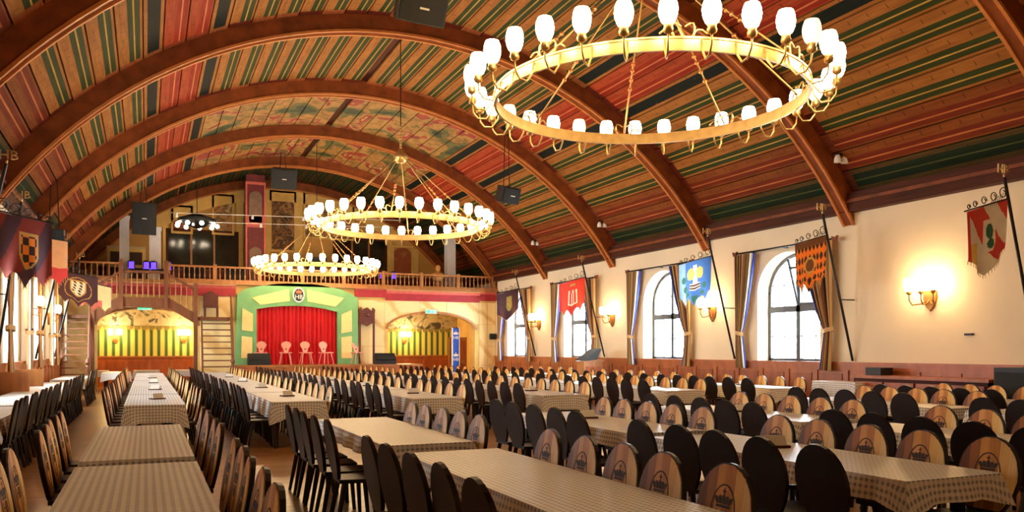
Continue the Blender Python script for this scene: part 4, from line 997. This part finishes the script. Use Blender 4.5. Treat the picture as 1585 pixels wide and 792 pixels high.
t = thing('serving_table', 'low side table with cloth against the wall at the hall\'s right side', 'table', (13.9, 13.55, 0)); part('tabletop', (-.3, -.6, .86), (.3, .6, .9), wood_oak, t)
for sx in (-.25, .25):
    for sy in (-.5, .5): part('leg', (sx-.03, sy-.03, 0), (sx+.03, sy+.03, .86), chair_leg, t)
tag(obj('tablecloth', cloth_mesh(.62, 1.2, .42), None, (13.9, 13.55, .91)), 'pale check tablecloth on the low side table by the right wall', 'tablecloth', 'woven check tablecloths')

# little trays with menus on the tables
traym = MB().box((-.11, -.08, 0), (.11, .08, .02), wood_dark).mesh('tray'); cardm = MB().hexa([(-.09, -.05, .02), (.09, -.05, .02), (.09, -.03, .02), (-.09, -.03, .02), (-.09, .0, .10), (.09, .0, .10), (.09, .02, .10), (-.09, .02, .10)], paper).mesh('menu_card')
shm = MB().lathe([(.02, 0), (.022, .05), (.012, .07)], (.08, .05, .02), 8, white).mesh('salt_shaker')
def tray(x, y, lbl):
    t = thing('menu_tray', lbl, 'tray', (x, y, TOPZ+.002), random.uniform(-.4, .4), 'menu trays on the tables'); obj('tray', traym, t); obj('menu_card', cardm, t); obj('salt_shaker', shm, t)
for row in range(1, 7):
    x0, x1 = FARX[row]; nn = len(NB[row])
    for i, (a, b) in enumerate(FB[:4]):
        if row == 6 and i > 2: continue
        tray((x0+x1)/2+.05, (a+b)/2+(.5 if row >= 5 else 0), 'dark tray with menu card on the %s table in %s' % (ORD[i+nn], ROWN[row]))
tray(4.95, 8.9, 'menu tray with white papers on the second table in the fourth row'); tray(4.95, 5.6, 'menu tray with papers on the nearest table in the fourth row'); tray(7.4, 9.0, 'menu tray on the second table in the fifth row from left')

# ------------------------------------------------------------------ chairs
BH, B0 = .53, .465                                  # backrest height and foot
def halfw(z):
    t = z/BH
    if t < .48: return .13+.105*math.sin(t/.48*PI/2)
    return .235*math.sqrt(max(0, 1-((t-.48)/.52)**2.15))
def back_outline(inset=0):
    zs = [q*BH for q in (0, .12, .24, .36, .5, .62, .72, .82, .9, .96, .99, 1)]
    k = (BH-2*inset)/BH
    r = [(max(0.0, halfw(z)-inset), inset+z*k) for z in zs]
    return [(x, z) for x, z in r]+[(-x, z) for x, z in r[-2::-1]]
TILT = Matrix.Translation((0, -.205, B0)) @ Matrix.Rotation(.17, 4, 'X')   # local: chair faces +y
def plank_piece(x0, x1, m, mb):
    top = []; bot = []; n = 4
    for i in range(n+1):
        x = x0+(x1-x0)*i/n; zs = [z*BH/60 for z in range(61) if halfw(z*BH/60)-.012 >= abs(x)-1e-6]
        zs = zs or [BH*.5]; top.append((x, min(max(zs), BH-.012))); bot.append((x, max(min(zs), .012)))
    mb.prism(bot+top[::-1], 'y', .013, .021, m)
EDG = [-.222, -.15, -.075, 0, .075, .15, .222]; PMATS = [pl_w, pl_a, pl_b, pl_b2, pl_c, pl_d]
def backshell(): mb = MB(); mb.x = TILT; return mb.prism(back_outline(), 'y', -.014, .014, chair_dark)
bs_mesh = backshell().mesh('backrest')
pmesh = []
for k in range(6): mb = MB(); mb.x = TILT; plank_piece(EDG[k]+.001, EDG[k+1]-.001, PMATS[k], mb); pmesh.append(mb.mesh('plank'))
mb = MB(); mb.x = TILT; n = 22
for i in range(n):
    a, b = 2*PI*i/n, 2*PI*(i+1)/n; p = lambda t, e: ((.095+e)*math.cos(t), .25+(.155+e)*math.sin(t))
    mb.prism([p(a, 0), p(b, 0), p(b, .009), p(a, .009)], 'y', .0205, .0225, ink)
crown2d(mb, 0, .285, .115, .0205, .0225, ink)
mb.text('HB', .10, Matrix.Translation((0, .0215, .235)) @ Matrix.Rotation(PI, 4, 'Z') @ Matrix.Rotation(PI/2, 4, 'X'), ink, .001)
em_mesh = mb.mesh('emblem')
mb = backshell()
for k in range(6): plank_piece(EDG[k]+.001, EDG[k+1]-.001, PMATS[k], mb)
bfar_mesh = mb.mesh('backrest')
seat_mesh = MB().prism([(-.17, -.21), (.17, -.21), (.21, .19), (.18, .22), (-.18, .22), (-.21, .19)], 'z', .43, .465, chair_dark).mesh('seat')
leg_mesh = {}
for sx in (-1, 1):
    for sy in (-1, 1): leg_mesh[(sx, sy)] = MB().tube([(sx*.15, sy*.16, .44), (sx*.19, sy*(.19 if sy > 0 else .24), 0)], .027, 6, chair_leg, .019).mesh('leg')
vis = []
for c in chairs:
    x, y, side = c[:3]; px, py = proj(x, y, .9)
    if y < 1.5 or px < -60 or px > 1660 or py > 900: continue
    vis.append(c)
vis.sort(key=lambda c: c[0]**2+c[1]**2)
def place(c): return (c[0]-c[2]*.245, c[1], 0), (PI/2 if c[2] > 0 else -PI/2)+((c[0]*37) % 1-.5)*.08
RN = ['first', 'second', 'third', 'fourth', 'fifth', 'sixth', 'seventh']
for i, c in enumerate(vis[:300]):
    loc, rz = place(c)
    t = thing('dining_chair', '%s oval-backed chair from camera, %s side of %s table, %s row from left' % (ORD[c[5]], 'right' if c[2] > 0 else 'left', ORD[c[4]], RN[c[3]]), 'chair', loc, rz, 'oval-backed dining chairs')
    obj('seat', seat_mesh, t)
    for q in leg_mesh.values(): obj('leg', q, t)
    if i < 100:
        b = obj('backrest', bs_mesh, t)
        for q in pmesh: obj('plank', q, b)
        obj('emblem', em_mesh, b)
    else: obj('backrest', bfar_mesh, t)
mb = MB(); full = [bfar_mesh, seat_mesh]+list(leg_mesh.values())
for c in vis[300:]:
    loc, rz = place(c); mb.x = Matrix.Translation(loc) @ Matrix.Rotation(rz, 4, 'Z')
    for me in full:
        vs_ = [v.co.copy() for v in me.vertices]
        for k, m in enumerate(me.materials):
            mb.add(vs_, [tuple(p.vertices) for p in me.polygons if p.material_index == k], m) if k == 0 else None
        if len(me.materials) > 1:
            for k, m in list(enumerate(me.materials))[1:]:
                used = [p for p in me.polygons if p.material_index == k]; idx = sorted({v for p in used for v in p.vertices}); mp = {v: j for j, v in enumerate(idx)}
                mb.add([vs_[v] for v in idx], [tuple(mp[v] for v in p.vertices) for p in used], m)
if mb.v: tag(mb.build('distant_chairs'), 'mass of distant oval-backed chairs at the far tables', 'chairs', kind='stuff')
print('chairs', len(vis))
